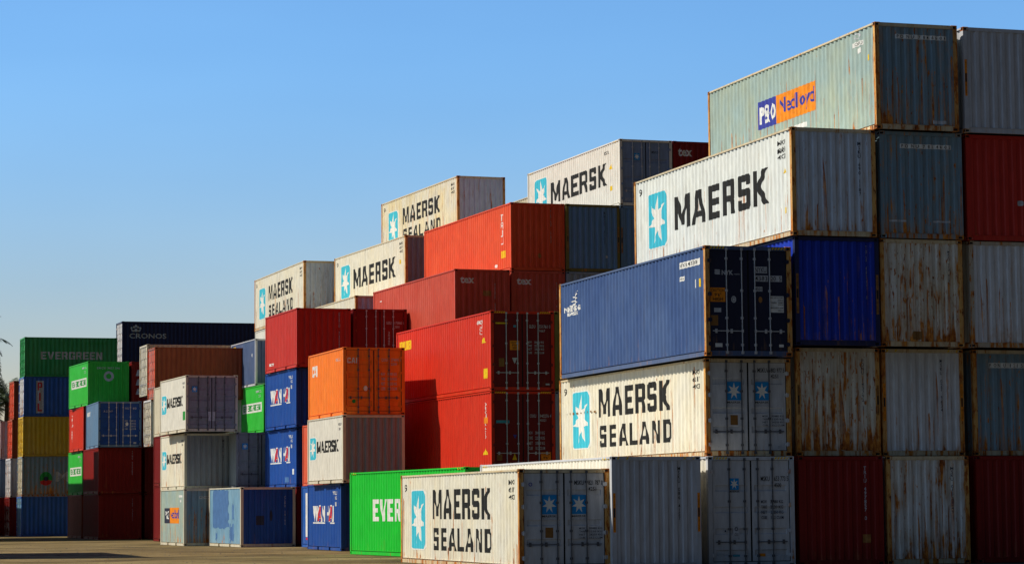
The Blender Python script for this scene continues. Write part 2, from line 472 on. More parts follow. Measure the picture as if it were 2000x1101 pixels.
TRI = ([(0, 0), (1, 0), (.5, 1)], [(0, 1, 2)])
TRID = ([(0, 1), (.5, 0), (1, 1)], [(0, 1, 2)])

def emboss(c, face, items, name, lift=.004):
    """lay flat shapes (each: 2d shape, s_left, s_right, z0, z1, material) onto a wall of container c,
    cut along the corrugation so that they follow it; all items become ONE mesh"""
    L, H = c['L'], c['H']
    corr = face in 'LRB' or (face == 'F' and c['front'] == 'end')
    prof = SIDE[L] if face in 'LR' else END
    if face == 'R':
        prof = [(L - s, d) for s, d in prof][::-1]
    V, F, MI, mats = [], [], [], []
    for li, it in enumerate(items):
        (v, f), s0, s1, z0, z1, mat = it[:6]
        up = lift + .0025 * li if len(it) < 7 else it[6]
        bm = bmesh.new()
        bv = [bm.verts.new((s0 + (s1 - s0) * x, 0, z0 + (z1 - z0) * y)) for x, y in v]
        for q in f:
            try:
                bm.faces.new([bv[i] for i in q])
            except ValueError:
                pass
        if corr:
            a, b = min(s0, s1), max(s0, s1)
            for s, d in prof:
                if a + 1e-4 < s < b - 1e-4:
                    bmesh.ops.bisect_plane(bm, geom=bm.verts[:] + bm.edges[:] + bm.faces[:], plane_co=(s, 0, 0), plane_no=(1, 0, 0), dist=1e-5)
        bm.verts.index_update()
        n = len(V)
        for p in bm.verts:
            s, z = p.co.x, p.co.z
            d = peval(prof, s) if corr else 0
            if face == 'L':
                V.append((SX + d - up, s, z))
            elif face == 'R':
                V.append((W - SX - d + up, s, z))
            elif face == 'P':                              # on a corner post, flush with the posts
                V.append((s, .004 - up, z))
            else:
                V.append((s, (SX + d if corr else DY) - up, z))
        if mat not in mats:
            mats.append(mat)
        mi = mats.index(mat)
        for q in bm.faces:
            F.append(tuple(n + w.index for w in q.verts)); MI.append(mi)
        bm.free()
    me = bpy.data.meshes.new(name); me.from_pydata(V, [], F)
    for p, mi in zip(me.polygons, MI):
        p.material_index = mi
    bm = bmesh.new(); bm.from_mesh(me)
    nrm = {'L': Vector((-1, 0, 0)), 'R': Vector((1, 0, 0))}.get(face, Vector((0, -1, 0)))
    bm.normal_update()
    bmesh.ops.reverse_faces(bm, faces=[q for q in bm.faces if q.normal.dot(nrm) < 0])
    bm.to_mesh(me); bm.free()
    if face == 'P':
        par = c['frame']
    elif face == 'F':
        if c['front'] == 'end':
            par = c['end']
        else:
            cs = sum((it[1] + it[2]) / 2 for it in items) / len(items)
            par = c['doors'][0] if cs < W / 2 else c['doors'][1]
    else:
        par = c['left'] if face == 'L' else c['right']
    o = obj(name, me, par, mats=[M[k] for k in mats])
    o.matrix_parent_inverse = par.matrix_basis.inverted()
    return o

# ---------------------------------------------------------------- containers
BANDS = {
 'flat': [],
 'st': [(.62, .80), (1.13, 1.29), (1.90, 2.06)],
 'hc': [(.30, .46), (.86, 1.02), (1.42, 1.58), (1.98, 2.14)],
 'four': [(.32, .56), (.90, 1.12), (1.42, 1.64), (1.92, 2.12)],
}
BOXES = []
def container(label, x, y, z, yaw, L, H, wall, end=None, frame=None, front='end', bands='st', turn=False,
              roof=None, group=None, rod='steel', cast=None, rail=None):
    """front = what closes the end y = 0: 'end' (corrugated) or 'door'; turn = long side towards the camera,
    (x, y) is then the left end of that long side"""
    end = end or wall; frame = frame or wall; cast = cast or frame
    root = bpy.data.objects.new('shipping_container', None); COL.objects.link(root)
    root.empty_display_size = .5
    a = R(yaw)
    if turn:
        root.location = (x - math.sin(a) * W, y + math.cos(a) * W, z); root.rotation_euler = (0, 0, a - math.pi / 2)
    else:
        root.location = (x, y, z); root.rotation_euler = (0, 0, a)
    root['label'] = label; root['category'] = 'container'
    if group:
        root['group'] = group
    c = dict(root=root, L=L, H=H, front=front)
    rail = rail or ('rail_worn' if frame == 'frame_rust' else frame)
    c['frame'] = obj('frame', cached(('frame', L, H), lambda: frame_mesh(L, H)), root, mats=M[rail])
    pm = cached(('post', H), lambda: post_mesh(H)); pq = cached(('postq', H), lambda: mirror_x(post_mesh(H)))
    obj('corner_post', pm, root, mats=M[frame]); obj('corner_post', pm, root, (W, L, 0), math.pi, mats=M[frame])
    obj('corner_post', pq, root, (W, 0, 0), mats=M[frame]); obj('corner_post', pq, root, (0, L, 0), math.pi, mats=M[frame])
    sm = cached(('side', L, H), lambda: side_mesh(L, H))
    c['left'] = obj('side_wall', sm, root, mats=M[wall])
    c['right'] = obj('side_wall', sm, root, (W, L, 0), math.pi, mats=M[wall])
    obj('roof', cached(('roof', L, H), lambda: roof_mesh(L, H)), root, mats=M[roof or wall])
    obj('floor', cached(('floor', L), lambda: floor_mesh(L)), root, mats=M['floor'])
    em = cached(('end', H), lambda: end_mesh(H))
    def doors(back):
        out = []
        for k, (x0, x1) in enumerate(((.145, 1.196), (1.242, W - .145))):
            d = obj('door', cached(('door', H, bands, k), lambda: door_mesh(H, BANDS[bands], x0, x1)), root, mats=[M[end], M['rubber_hole_black']])
            if back:
                d.location = (W, L, 0); d.rotation_euler = (0, 0, math.pi)
            for xr in ((.60, 1.03) if k == 0 else (1.40, 1.82)):
                obj('lock_rod', cached(('rod', H, xr), lambda: rod_mesh(H, xr)), d, mats=M[rod])
                sg = -1 if k == 0 else 1
                obj('door_handle', cached(('handle', xr, sg), lambda: handle_mesh(xr, sg)), d, mats=M[rod])
            xh = .122 if k == 0 else W - .122
            for zh in (.32, .95, 1.62, H - .40):
                obj('hinge', cached(('hinge', k), lambda: hinge_mesh(H, xh)), d, (0, 0, zh), mats=M[end])
            out.append(d)
        return out
    if front == 'end':
        c['end'] = obj('end_wall', em, root, mats=M[end])
        if group != 'hidden supports':
            doors(True)
    else:
        c['doors'] = doors(False)
        obj('end_wall', em, root, (W, L, 0), math.pi, mats=M[end])
    cm = cached('casting', casting_mesh)
    for zz in (0, H - .118):
        for xx, yy, rz in ((0, 0, 0), (W, L, math.pi)):
            obj('corner_casting', cm, root, (xx, yy, zz), rz, mats=[M[cast], M['rubber_hole_black']])
        for xx, yy, rz in ((W, .162 * 0, math.pi / 2), (0, L, -math.pi / 2)):
            obj('corner_casting', cm, root, (xx, yy, zz), rz, mats=[M[cast], M['rubber_hole_black']])
    BOXES.append(c)
    return c

# ready-made markings -----------------------------------------------------
def star_panel(c, face, s0, s1, z0, z1, col='cyan', border=True):
    items = []
    b = .05 * abs(s1 - s0); sg = 1 if s1 > s0 else -1
    if border:
        items.append((rounded(.13, .12), s0 - sg * b, s1 + sg * b, z0 - .04, z1 + .04, 'starwhite'))
        items.append((rounded(.12, .11), s0, s1, z0, z1, col))
    else:
        items.append((RECT, s0, s1, z0, z1, col))
    zc, h = (z0 + z1) / 2, (z1 - z0) * .46; w = abs(s1 - s0) * .48 if not border else abs(s1 - s0) * .46; sc_ = (s0 + s1) / 2
    items.append((star(inner=.42, r=.5), sc_ - sg * w, sc_ + sg * w, zc - h, zc + h, 'starwhite'))
    return emboss(c, face, items, 'star_emblem')
def text(c, face, t, s0, s1, z0, z1, mat, bold=0.0, block=False, vertical=False, name='lettering', gap=.13):
    sh = block_text(t, gap) if block else font_text(t, bold, vertical)
    return emboss(c, face, [(sh, s0, s1, z0, z1, mat)], name)
def decal(c, face, s0, s1, z0, z1, mat, shape=None, name='sticker', extra=()):
    return emboss(c, face, [(shape or RECT, s0, s1, z0, z1, mat)] + list(extra), name)
def maersk(c, two, dz=0.0, code=True):
    if two:
        star_panel(c, 'L', 11.0, 9.46, .44 + dz, 2.12 + dz)
        text(c, 'L', 'MAERSK', 8.63, 2.70, 1.30 + dz, 2.13 + dz, 'black', block=True)
        text(c, 'L', 'SEALAND', 8.60, 2.62, .42 + dz, 1.05 + dz, 'black', block=True, gap=.2)
    else:
        star_panel(c, 'L', 11.02, 9.45, .70, 2.35)
        text(c, 'L', 'MAERSK', 8.78, 1.68, 1.05, 2.03, 'black', block=True)
    if code:
        for k, t in enumerate(('MSKU', '6217', '42G1')):
            text(c, 'L', t, .98, .46, c['H'] - .40 - .19 * k, c['H'] - .27 - .19 * k, 'black', .01, name='serial_number')
        text(c, 'L', '9', 11.75, 11.6, c['H'] - .5, c['H'] - .28, 'black', .01, name='serial_number')
def maersk20(c):
    star_panel(c, 'L', 5.72, 4.66, .97, 1.84)
    text(c, 'L', 'MAERSK', 4.46, .88, 1.22, 1.68, 'black', block=True)
    text(c, 'L', 'MSKU', .80, .40, 2.2, 2.3, 'ink', .01, name='serial_number')
    text(c, 'L', '304', .75, .45, 2.02, 2.12, 'ink', .01, name='serial_number')
def hazard(c, face='F', w=.42):
    H = c['H']
    for s0 in ((.14, W - .14 - w) if face == 'F' else (.2, c['L'] - .75)):
        items = []
        n = 5; ww = w if face == 'F' else .55
        for i in range(n):
            v = [(0, 0), (.55, 0), (1, 1), (.45, 1)]
            a = s0 + ww * i / n
            items.append(((v, [(0, 1, 2, 3)]), a, a + ww / n, H - .085, H - .025, 'lyellow', .0185 + (.0195 if c['front'] == 'door' and face == 'F' else 0)))
        emboss(c, face, items, 'hazard_stripes')
def height_label(c, z0=.95, z1=1.95, mat='lorange', both=True):
    for s in ((.030, .100), (W - .100, W - .030)) if both else ((.030, .100),):
        zc = (z0 + z1) / 2
        emboss(c, 'P', [(RECT, s[0], s[1], z0, z1, mat),
                        (RECT, s[0] + .012, s[1] - .012, zc - .12, zc + .12, 'black'),
                        (font_text('HIGH', 0, True), s[0] + .022, s[1] - .022, z0 + .06, zc - .18, 'black'),
                        (font_text('HIGH', 0, True), s[0] + .022, s[1] - .022, zc + .18, z1 - .06, 'black')], 'height_label')
def vserial(c, t, s, z0, z1, mat, w=.07, face='F'):
    text(c, face, t, s - w / 2, s + w / 2, z0, z1, mat, .01, vertical=True, name='serial_number')
def weights(c, mat, x0=1.62, z0=.8, z1=1.12, n=4):
    items = []
    for k in range(n):
        zz = z1 - (z1 - z0) * (k + 1) / n
        h = (z1 - z0) / n * .6
        items += [(font_text(('MGW', 'TARE', 'NET', 'CUBE')[k % 4], .01), x0, x0 + .16, zz, zz + h, mat),
                  (font_text(('30480 KG', '2230 KG', '28250 KG', '33.2 CU.M')[k % 4], .01), x0 + .26, x0 + .62, zz, zz + h, mat)]
    emboss(c, 'F', items, 'weight_table', .005)
def grey_door_marks(c, serial, size, stars=2, dz=0.0, placard=True):
    for s0 in ((.60, 1.40) if stars == 2 else ()):
        star_panel(c, 'F', s0 + .02, s0 + .42, 1.43 + dz, 1.92 + dz, 'azure', False)
        o = emboss(c, 'F', [(font_text('MAERSK', .012), s0 + .03, s0 + .41, 1.35 + dz, 1.405 + dz, 'black'),
                            (font_text('SEALAND', .012), s0 + .03, s0 + .41, 1.27 + dz, 1.33 + dz, 'lgrey')], 'lettering')
    a, b = serial.split(' ', 1)
    text(c, 'F', a, 1.50, 1.76, 2.17 + dz, 2.29 + dz, 'black', .012, name='serial_number')
    text(c, 'F', b, 1.88, 2.27, 2.17 + dz, 2.29 + dz, 'black', .012, name='serial_number')
    text(c, 'F', size, 1.88, 2.09, 2.02 + dz, 2.12 + dz, 'black', .012, name='serial_number')
    weights(c, 'ink')
    if placard:
        decal(c, 'F', .71, .92, .83, 1.09, 'lbrown')

# =================================================================== the yard
# ---- front row, from the left: low white box, grey end, door stack, four tall columns
G40, GD = 'forty foot containers of the front stacks', 'containers of the stacks on the right'
c = container('white container with two lines of black letters, grey doors, frontmost on the ground',
              .13, 65.94, 0, 16.8, L40, ST, 'white', 'grey_door', 'frame_rust', 'door', 'st', cast='frame_rust', rod='steel_dark')
maersk(c, True)
grey_door_marks(c, 'MSKU 821 787 0', '4251')
decal(c, 'F', .27, .37, 2.14, 2.24, 'lviolet', ring())
c = container('plain ribbed grey end with bright orange post labels, on the ground beside the frontmost doors',
              2.51, 66.3, 0, 16.8, L40, HC, 'white_clean', 'grey', 'grey', 'end')
hazard(c); hazard(c, 'L'); height_label(c)
vserial(c, 'MSKU 086 4157', 1.86, 1.25, 2.62, 'black', .075)
c = container('grey doors with one small blue star, on the ground beneath the two star doors',
              5.06, 67.42, 0, 17.2, L40, HC, 'white_clean', 'grey_door', 'grey_door', 'door', 'hc', rod='steel_dark')
hazard(c)
star_panel(c, 'F', .62, .88, 2.02, 2.32, 'azure', False)
text(c, 'F', 'MAERSK', .60, .90, 1.95, 2.0, 'black', .012)
for t, a, b, z0, z1 in (('MSKU', 1.50, 1.75, 2.24, 2.37), ('653 773 5', 1.88, 2.28, 2.24, 2.37), ('4500', 1.88, 2.08, 2.08, 2.19)):
    text(c, 'F', t, a, b, z0, z1, 'black', .012, name='serial_number')
weights(c, 'ink', 1.50, 1.25, 1.80)
decal(c, 'F', .70, .88, .72, 1.09, 'lgrey', extra=[(ring(16), .74, .84, .95, 1.05, 'ink'), (font_text('CSC'), .74, .84, .82, .90, 'ink')])
decal(c, 'F', .44, .52, .88, 1.02, 'lgrey', rounded(.5), extra=[(disc(), .46, .5, .92, .98, 'ink')])
decal(c, 'F', .28, .44, .28, .37, 'lgrey'); decal(c, 'F', .69, .88, .28, .34, 'lteal')
decal(c, 'F', 1.40, 1.60, .28, .36, 'lorange'); decal(c, 'F', 1.98, 2.2, .28, .32, 'lgrey')
c = container('white container with two lines of black letters, lying directly under the navy container',
              5.07, 67.91, HC, 17.4, L40, ST, 'white', 'grey_door', 'frame_rust', 'door', 'st', cast='frame_rust', rod='steel_dark')
maersk(c, True, .03)
grey_door_marks(c, 'MSKU 803 977 5', '4251', dz=.05)
decal(c, 'F', .27, .42, .20, .28, 'lgrey'); decal(c, 'F', 2.02, 2.16, .20, .28, 'lgrey')
items = [(disc(8), 11.6 - .33 * k, 11.5 - .33 * k, 1.49 + .01 * math.sin(k * 2.1), 1.56 + .015 * math.sin(k * 1.3), 'lbrown') for k in range(9)]
emboss(c, 'L', items, 'rust_scrape', .012)
c = container('navy container with dark rod doors, white number panels and an orange caution label',
              5.04, 67.04, HC + ST, 17.2, L40, HC, 'blue_navy', 'navy_shaded', 'frame_rust', 'door', 'flat', cast='frame_rust', rail='slate')
hazard(c)
wv = []
for k in range(3):
    wv.append((([(0, .25), (.5, .25), (.9, 1), (1, .75), (.6, 0), (.1, 0)], [(0, 1, 2, 3, 4, 5)]), 11.35 - .22 * k, 10.55, 2.14 + .12 * k, 2.27 + .12 * k, 'lwhite'))
wv.append((([(0, 0), (.9, .7), (1, 1), (.7, .5)], [(0, 1, 2, 3)]), 10.85, 10.50, 2.46, 2.60, 'lwhite'))
emboss(c, 'L', wv, 'sail_logo', .006)
text(c, 'L', 'NKDISG', 11.75, 10.28, 1.98, 2.14, 'lwhite', .03); text(c, 'L', 'BASE1', 11.45, 10.4, 1.86, 1.96, 'lwhite', .03)
for t, a, b, z0, z1 in (('NYKU 438320 5', 2.0, .42, 2.43, 2.60), ('4501', 2.0, 1.55, 2.10, 2.22)):
    decal(c, 'L', a, b, z0, z1, 'lwhite', name='number_panel', extra=[(font_text(t, .01), a - .08, b + .08, z0 + .035, z1 - .035, 'black')])
decal(c, 'L', .86, .72, 1.84, 2.06, 'lwhite'); decal(c, 'L', .53, .40, 1.84, 2.06, 'lyellow')
items = [(([(0, 0), (.85, 0), (1, 1), (.15, 1)][::1], [(0, 1, 2, 3)]), .44 - .0, .27, 2.14 + .045 * k, 2.175 + .045 * k, 'lgrey') for k in range(3)]
emboss(c, 'F', items, 'stripe_logo')
text(c, 'F', 'NYK', .48, .80, 2.13, 2.25, 'lgrey', .03); text(c, 'F', 'LOGISTICS', .82, .99, 2.135, 2.165, 'lgrey', .01)
for t, a, b, z0, z1 in (('NYKU', 1.395, 1.76, 2.19, 2.36), ('4383', 1.395, 1.785, 1.97, 2.13), ('20  5', 1.84, 2.18, 1.97, 2.13), ('4501', 1.395, 1.62, 1.71, 1.83)):
    decal(c, 'F', a, b, z0, z1, 'lgrey', name='number_panel', extra=[(font_text(t, .006), a + .02, b - .02, z0 + .02, z1 - .02, 'black')])
decal(c, 'F', .15, .57, 1.42, 1.79, 'lorange', name='caution_label', extra=[(font_text('CAUTION', .01), .17, .55, 1.68, 1.76, 'black'),
      (font_text('9\'6"', .01), .27, .46, 1.56, 1.65, 'black'), (font_text('HIGH', .01), .22, .50, 1.45, 1.53, 'black')])
decal(c, 'F', .735, .875, 1.40, 1.58, 'lgrey', disc(), extra=[(ring(16, .38), .765, .845, 1.43, 1.55, 'black')])
decal(c, 'F', 1.505, 1.615, 1.41, 1.57, 'lorange_faded', disc())
tb = [(font_text('MAX.GROSS 30480', .01), 1.84, 2.20, 1.53, 1.57, 'black'), (font_text('67200 LB', .01), 2.05, 2.20, 1.465, 1.50, 'black'),
      (font_text('TARE  3980', .01), 1.84, 2.20, 1.40, 1.435, 'black'), (font_text('8770 LB', .01), 2.05, 2.20, 1.345, 1.38, 'black'),
      (font_text('MAX.CARGO 26500', .01), 1.84, 2.20, 1.26, 1.30, 'black'), (font_text('58430 LB', .01), 2.05, 2.20, 1.19, 1.225, 'black')]
decal(c, 'F', 1.84, 2.22, 1.16, 1.59, 'lwhite', name='weight_table', extra=tb)
decal(c, 'F', .25, .45, 1.15, 1.26, 'lgrey'); decal(c, 'F', .16, .36, .80, 1.07, 'lbrown')
decal(c, 'F', .27, .47, .24, .34, 'lwhite'); decal(c, 'F', 2.07, 2.2, .25, .32, 'lwhite')

# tall column carrying the large MAERSK box
def at_v(x, y, v):             # slide a box along its line of sight until its end lies at depth v
    k = v / (y * math.cos(R(17.2)) - x * math.sin(R(17.2)))
    return x * k, y * k
X3, Y3 = 7.47, 67.83
c = container('dark maroon end with a small orange placard, on the ground beside grey doors',
              *at_v(X3, Y3, 63.0), 0, 17.2, L40, HC, 'maroon', front='end')
vserial(c, 'TRIU 497857 0', 1.93, 1.20, 2.62, 'lgrey', .06)
emboss(c, 'F', [(RECT, 1.84, 2.06, .60, .82, 'lorange_faded')], 'sticker')
c = container('rust streaked grey end between the royal blue end and the maroon end below',
              *at_v(X3 - .02, Y3, 63.4), HC, 17.2, L40, HC, 'grey_worn', 'grey_streaked', 'frame_rust')
height_label(c, 1.1, 1.9, 'lorange_faded'); vserial(c, 'PONU 143792 1', 1.95, 1.25, 2.6, 'ink', .07)
c = container('royal blue ribbed end with a white vertical number, right of the navy doors',
              *at_v(X3, Y3, 62.6), 2 * HC, 17.2, L40, HC, 'blue_royal', frame='blue_dark')
c['frame'].material_slots[0].material = M['blue_dark']
vserial(c, 'TOLU 482651 0', 2.08, 1.25, 2.68, 'lgrey', .06); height_label(c, .85, 1.9, 'lorange_faded')
c = container('white container with the largest black lettering and blue star, above the navy container',
              7.42, 67.71, 3 * HC, 17.3, L40, HC, 'white_cool', 'grey_blue', 'frame_rust', cast='frame_rust')
maersk(c, False)
decal(c, 'L', .66, .41, 1.72, 1.92, 'lyellow', TRI); decal(c, 'L', .60, .44, .64, .80, 'lyellow')
text(c, 'L', 'MSKU', .98, .46, 2.28, 2.40, 'black', .01, name='serial_number')
vserial(c, 'MSKU 690 1187', 1.97, 1.1, 2.55, 'ink', .08)

# column of the mint container
X4, Y4 = 9.79, 68.3
c = container('pale grey ribbed end with brown rust runs, on the ground between two maroon ends',
              *at_v(X4 + .05, Y4, 63.05), 0, 17.2, L40, HC, 'grey_light', 'grey_worn', 'frame_rust')
vserial(c, 'MSKU 015 2249', 1.95, 1.35, 2.6, 'ink', .07)
c = container('light grey ribbed end with orange post labels and rusty posts, second up',
              *at_v(X4 - .02, Y4, 63.45), HC, 17.2, L40, HC, 'grey_light', 'grey_light', 'frame_rust')
height_label(c, .95, 1.95, 'lorange'); hazard(c); vserial(c, 'MSKU 027 9634', 1.78, 1.2, 2.62, 'ink', .08)
c = container('whitish end heavily eaten by rust, right of the royal blue end',
              *at_v(X4, Y4, 62.68), 2 * HC, 17.2, L40, HC, 'white_rusty', 'grey_streaked', 'frame_rust')
vserial(c, 'MAEU 770 4152', 2.03, 1.7, 2.6, 'ink', .06)
emboss(c, 'F', [(RECT, .93, 1.2, .2, .42, 'lbrown')], 'sticker')
c = container('teal ribbed end with a white number strip, directly beneath the mint green container',
              *at_v(X4 + .05, Y4, 62.58), 3 * HC, 17.2, L40, HC, 'teal_blue', frame='teal_blue')
decal(c, 'F', .62, 2.14, 2.44, 2.56, 'lwhite', name='number_panel', extra=[(font_text('P  O  N  U    7  8  1  4  4  0  5', .012), .65, 2.11, 2.455, 2.545, 'black')])
for s in (.26, 1.55):
    emboss(c, 'F', [(([(0, 0), (1, 0), (1, 1), (.0, 1)], [(0, 1, 2, 3)]), s, s + .5, .45, .50, 'lgrey')], 'sticker')
c = container('mint green container with a blue and orange sign, topmost of all',
              9.77, 68.26, 4 * HC, 17.2, L40, HC, 'mint', 'teal_blue', 'frame_rust', cast='frame_rust')
decal(c, 'L', 8.26, 6.86, 1.12, 1.95, 'lviolet', name='company_sign', extra=[(font_text('P', .03), 8.10, 7.75, 1.27, 1.78, 'lwhite'), (font_text('&', .022), 7.74, 7.28, 1.24, 1.80, 'lwhite'), (font_text('O', .03), 7.27, 6.92, 1.27, 1.78, 'lwhite')])
decal(c, 'L', 6.84, 4.0, 1.12, 1.95, 'lorange', name='company_sign', extra=[(font_text('Nedlloyd', .018), 6.62, 4.12, 1.24, 1.82, 'lviolet')])
decal(c, 'L', 1.5, .8, 2.42, 2.55, 'lwhite', name='number_panel', extra=[(font_text('PONU'), 1.4, .9, 2.44, 2.53, 'black')])
decal(c, 'L', 1.45, .95, 2.62, 2.78, 'lgrey', ring()); decal(c, 'L', 1.2, .95, 2.22, 2.36, 'lwhite'); decal(c, 'L', .58, .43, 1.92, 2.08, 'lyellow')
decal(c, 'L', 5.6, 4.7, .74, .88, 'lwhite', name='number_panel')
decal(c, 'F', .62, 2.14, 2.47, 2.59, 'lwhite', name='number_panel', extra=[(font_text('P  O  N  U    7  8  4  6  6  0  4', .012), .65, 2.11, 2.485, 2.575, 'black')])
decal(c, 'F', 1.68, 2.1, .19, .28, 'lgrey')

# column cut by the right edge
X5, Y5 = 12.27, 69.06
c = container('very dark maroon end at the bottom right corner of the photo',
              *at_v(X5 + .08, Y5, 63.1), 0, 17.2, L40, HC, 'maroon')
c = container('blue grey end with a cut off number strip, second up at the right edge',
              *at_v(X5 + .05, Y5, 63.5), HC, 17.2, L40, HC, 'teal_blue', 'teal_blue', 'frame_rust')
decal(c, 'F', .5, 1.9, 2.40, 2.54, 'lwhite', name='number_panel', extra=[(font_text('P  O  N  U    1  2  1  5  6  4  2', .012), .53, 1.87, 2.42, 2.52, 'black')])
c = container('plain greyish white ribbed end, third up at the right edge',
              *at_v(X5 + .03, Y5, 62.75), 2 * HC, 17.2, L40, HC, 'white', 'grey_light', 'frame_worn')
c = container('deep red end with a small pale scuff, fourth up at the right edge',
              *at_v(X5, Y5, 62.65), 3 * HC, 17.2, L40, HC, 'red_crimson', 'red_crimson')
emboss(c, 'F', [(rounded(.3), 1.55, 1.72, .98, 1.12, 'lgrey')], 'scuff')
c = container('grey ribbed end with one orange post label, in the top right corner',
              *at_v(X5, Y5, 62.4), 4 * HC, 17.2, L40, HC, 'grey', 'grey', 'grey', cast='frame_worn')
height_label(c, 1.0, 2.0, 'lorange', False)

# ---- green container behind the low white one and the red pair
c = container('bright green container with large white letters, on the ground behind the frontmost white one',
              -1.52, 80.9, 0, 20.8, L40, HC, 'green', frame='green', front='end')
text(c, 'L', 'EVERGREEN', 9.55, 2.6, 1.18, 1.93, 'lwhite', block=True); hazard(c, 'L')
c = container('bright red container half in black shadow, lower of the red rod door pair',
              -.785, 92.8, HC, 18.8, L40, HC, 'red', 'red_shaded', 'red', 'door', 'flat', rod='steel')
decal(c, 'L', 1.05, .55, .62, .90, 'lyellow', TRI)
decal(c, 'L', .95, .55, 1.75, 1.98, 'lorange'); vserial(c, 'CRXU 4470', .75, 1.2, 2.5, 'lwhite', .22, 'L')
decal(c, 'F', .2, .70, 1.74, 1.84, 'lteal'); decal(c, 'F', .80, .98, .42, .66, 'lyellow', TRI)
decal(c, 'F', .84, .98, 1.18, 1.32, 'lviolet', TRID); decal(c, 'F', .22, .42, .40, .62, 'lbrown')
decal(c, 'F', 1.90, 2.28, .28, .70, 'lorange', name='caution_label', extra=[(font_text('CAUTION', .01), 1.94, 2.24, .58, .65, 'black'), (font_text('9\'6"', .01), 1.98, 2.2, .46, .54, 'black'), (font_text('HIGH', .01), 2.0, 2.18, .33, .41, 'black')])
text(c, 'F', 'CRXU', 1.48, 1.72, 1.94, 2.06, 'lgrey', .01, name='serial_number'); text(c, 'F', '940276 4', 1.86, 2.3, 1.94, 2.06, 'lgrey', .01, name='serial_number')
text(c, 'F', '45G1', 1.86, 2.1, 1.8, 1.89, 'lgrey', .01, name='serial_number'); weights(c, 'lgrey', 1.42, .78, 1.52); hazard(c)
c = container('bright red container with yellow letters at its far corner, above another red one',
              -.785, 92.8, 2 * HC, 18.8, L40, HC, 'red', 'red_shaded', 'red', 'door', 'flat', rod='steel')
text(c, 'L', 'DUB', 11.75, 10.2, 2.12, 2.48, 'lyellow', block=True)
text(c, 'L', 'CRXU', 1.75, 1.0, 2.48, 2.62, 'lwhite', .02, name='serial_number'); vserial(c, 'GLDU', 1.2, 2.1, 2.6, 'lwhite', .3, 'L')
decal(c, 'L', 1.2, .65, 1.78, 1.98, 'lyellow', TRI); decal(c, 'L', .95, .45, .48, .84, 'lyellow')
decal(c, 'F', .20, .66, 2.42, 2.47, 'lyellow'); decal(c, 'F', .88, .98, 2.30, 2.38, 'lteal')
decal(c, 'F', .74, 1.1, 1.48, 1.82, 'lorange', name='caution_label', extra=[(font_text('CAUTION', .01), .77, 1.07, 1.72, 1.78, 'black'), (font_text('9\'6"', .01), .82, 1.02, 1.62, 1.69, 'black'), (font_text('HIGH', .01), .85, .99, 1.52, 1.59, 'black')])
decal(c, 'F', .82, 1.02, .98, 1.20, 'lgrey', TRID); decal(c, 'F', .32, .52, .88, 1.18, 'lbrown')
text(c, 'F', 'GLDU', 1.48, 1.72, 2.28, 2.40, 'lgrey', .01, name='serial_number'); text(c, 'F', '551761 0', 1.86, 2.3, 2.28, 2.40, 'lgrey', .01, name='serial_number')
text(c, 'F', '9667', 1.86, 2.1, 2.14, 2.23, 'lgrey', .01, name='serial_number'); weights(c, 'lgrey', 1.42, 1.35, 1.86); hazard(c)
decal(c, 'F', 2.1, 2.25, .22, .28, 'lgrey')
c = container('narrow olive strip of a container end between red rod doors and navy container',
              1.53, 93.6, 2 * HC, 18.8, L40, HC, 'olive')

# ---- stack behind: rust red pair, orange red box, blue grey ends, upper MAERSK
c = container('faded red container with white letters on its dark end, above the red rod doors',
              -2.39, 107.6, 3 * HC, 19.4, L40, HC, 'red_faded', 'red_faded', 'red_faded')
text(c, 'F', 'tex', .25, .88, 2.30, 2.58, 'lwhite', .03); vserial(c, 'TEXU 536271', 1.78, .5, 2.3, 'lgrey', .06)
emboss(c, 'F', [(RECT, 1.25, 1.62, 1.78, 2.0, 'lorange_faded')], 'sticker')
decal(c, 'L', 1.95, 1.1, .22, .55, 'lyellow'); vserial(c, 'TEX', 11.0, 1.3, 2.4, 'lwhite', .35, 'L')
c = container('dark red end with white letters directly beneath the orange red container',
              -.03, 108.58, 3 * HC, 19.5, L40, HC, 'red_faded', 'red_faded', 'red_faded')
text(c, 'F', 'tex', .26, .92, 2.30, 2.58, 'lwhite', .03); vserial(c, 'TEXU 412850', 2.05, .4, 2.4, 'lgrey', .06)
c = container('orange red container with a dark red end, below the skyline boxes',
              -.03, 108.58, 4 * HC, 19.5, L40, HC, 'red_orange', 'red_orange', 'red_orange')
vserial(c, 'TRLU', 1.25, 1.2, 2.5, 'lwhite', .3, 'L'); vserial(c, 'TRLU 583', 1.82, 1.2, 2.6, 'lgrey', .06)
decal(c, 'L', 1.35, .75, .62, .92, 'lyellow'); emboss(c, 'F', [(rounded(.4), 1.22, 1.38, .55, .75, 'lorange_faded')], 'sticker')
decal(c, 'L', 2.2, 1.8, .28, .42, 'lwhite', disc())
c = container('dark end almost hidden above the roof of the navy container',
              2.33, 109.32, 3 * HC, 18.4, L40, HC, 'grey_dark')
c = container('blue grey ribbed end with two yellowish post labels, right of the orange red container',
              2.33, 109.32, 4 * HC, 18.4, L40, HC, 'blue_steel', 'blue_steel', 'olive')
height_label(c, .85, 1.95, 'lorange_faded'); vserial(c, 'MWCU 6120', 1.75, 1.2, 2.6, 'ink', .09)
emboss(c, 'F', [(disc(), 1.78, 1.9, .6, .72, 'lgrey')], 'sticker')
c = container('blue grey end half hidden behind the container with the largest lettering',
              4.68, 110.18, 4 * HC, 18.7, L40, HC, 'blue_steel', 'blue_steel', 'blue_steel')
height_label(c, .85, 1.95, 'lorange_faded', False)
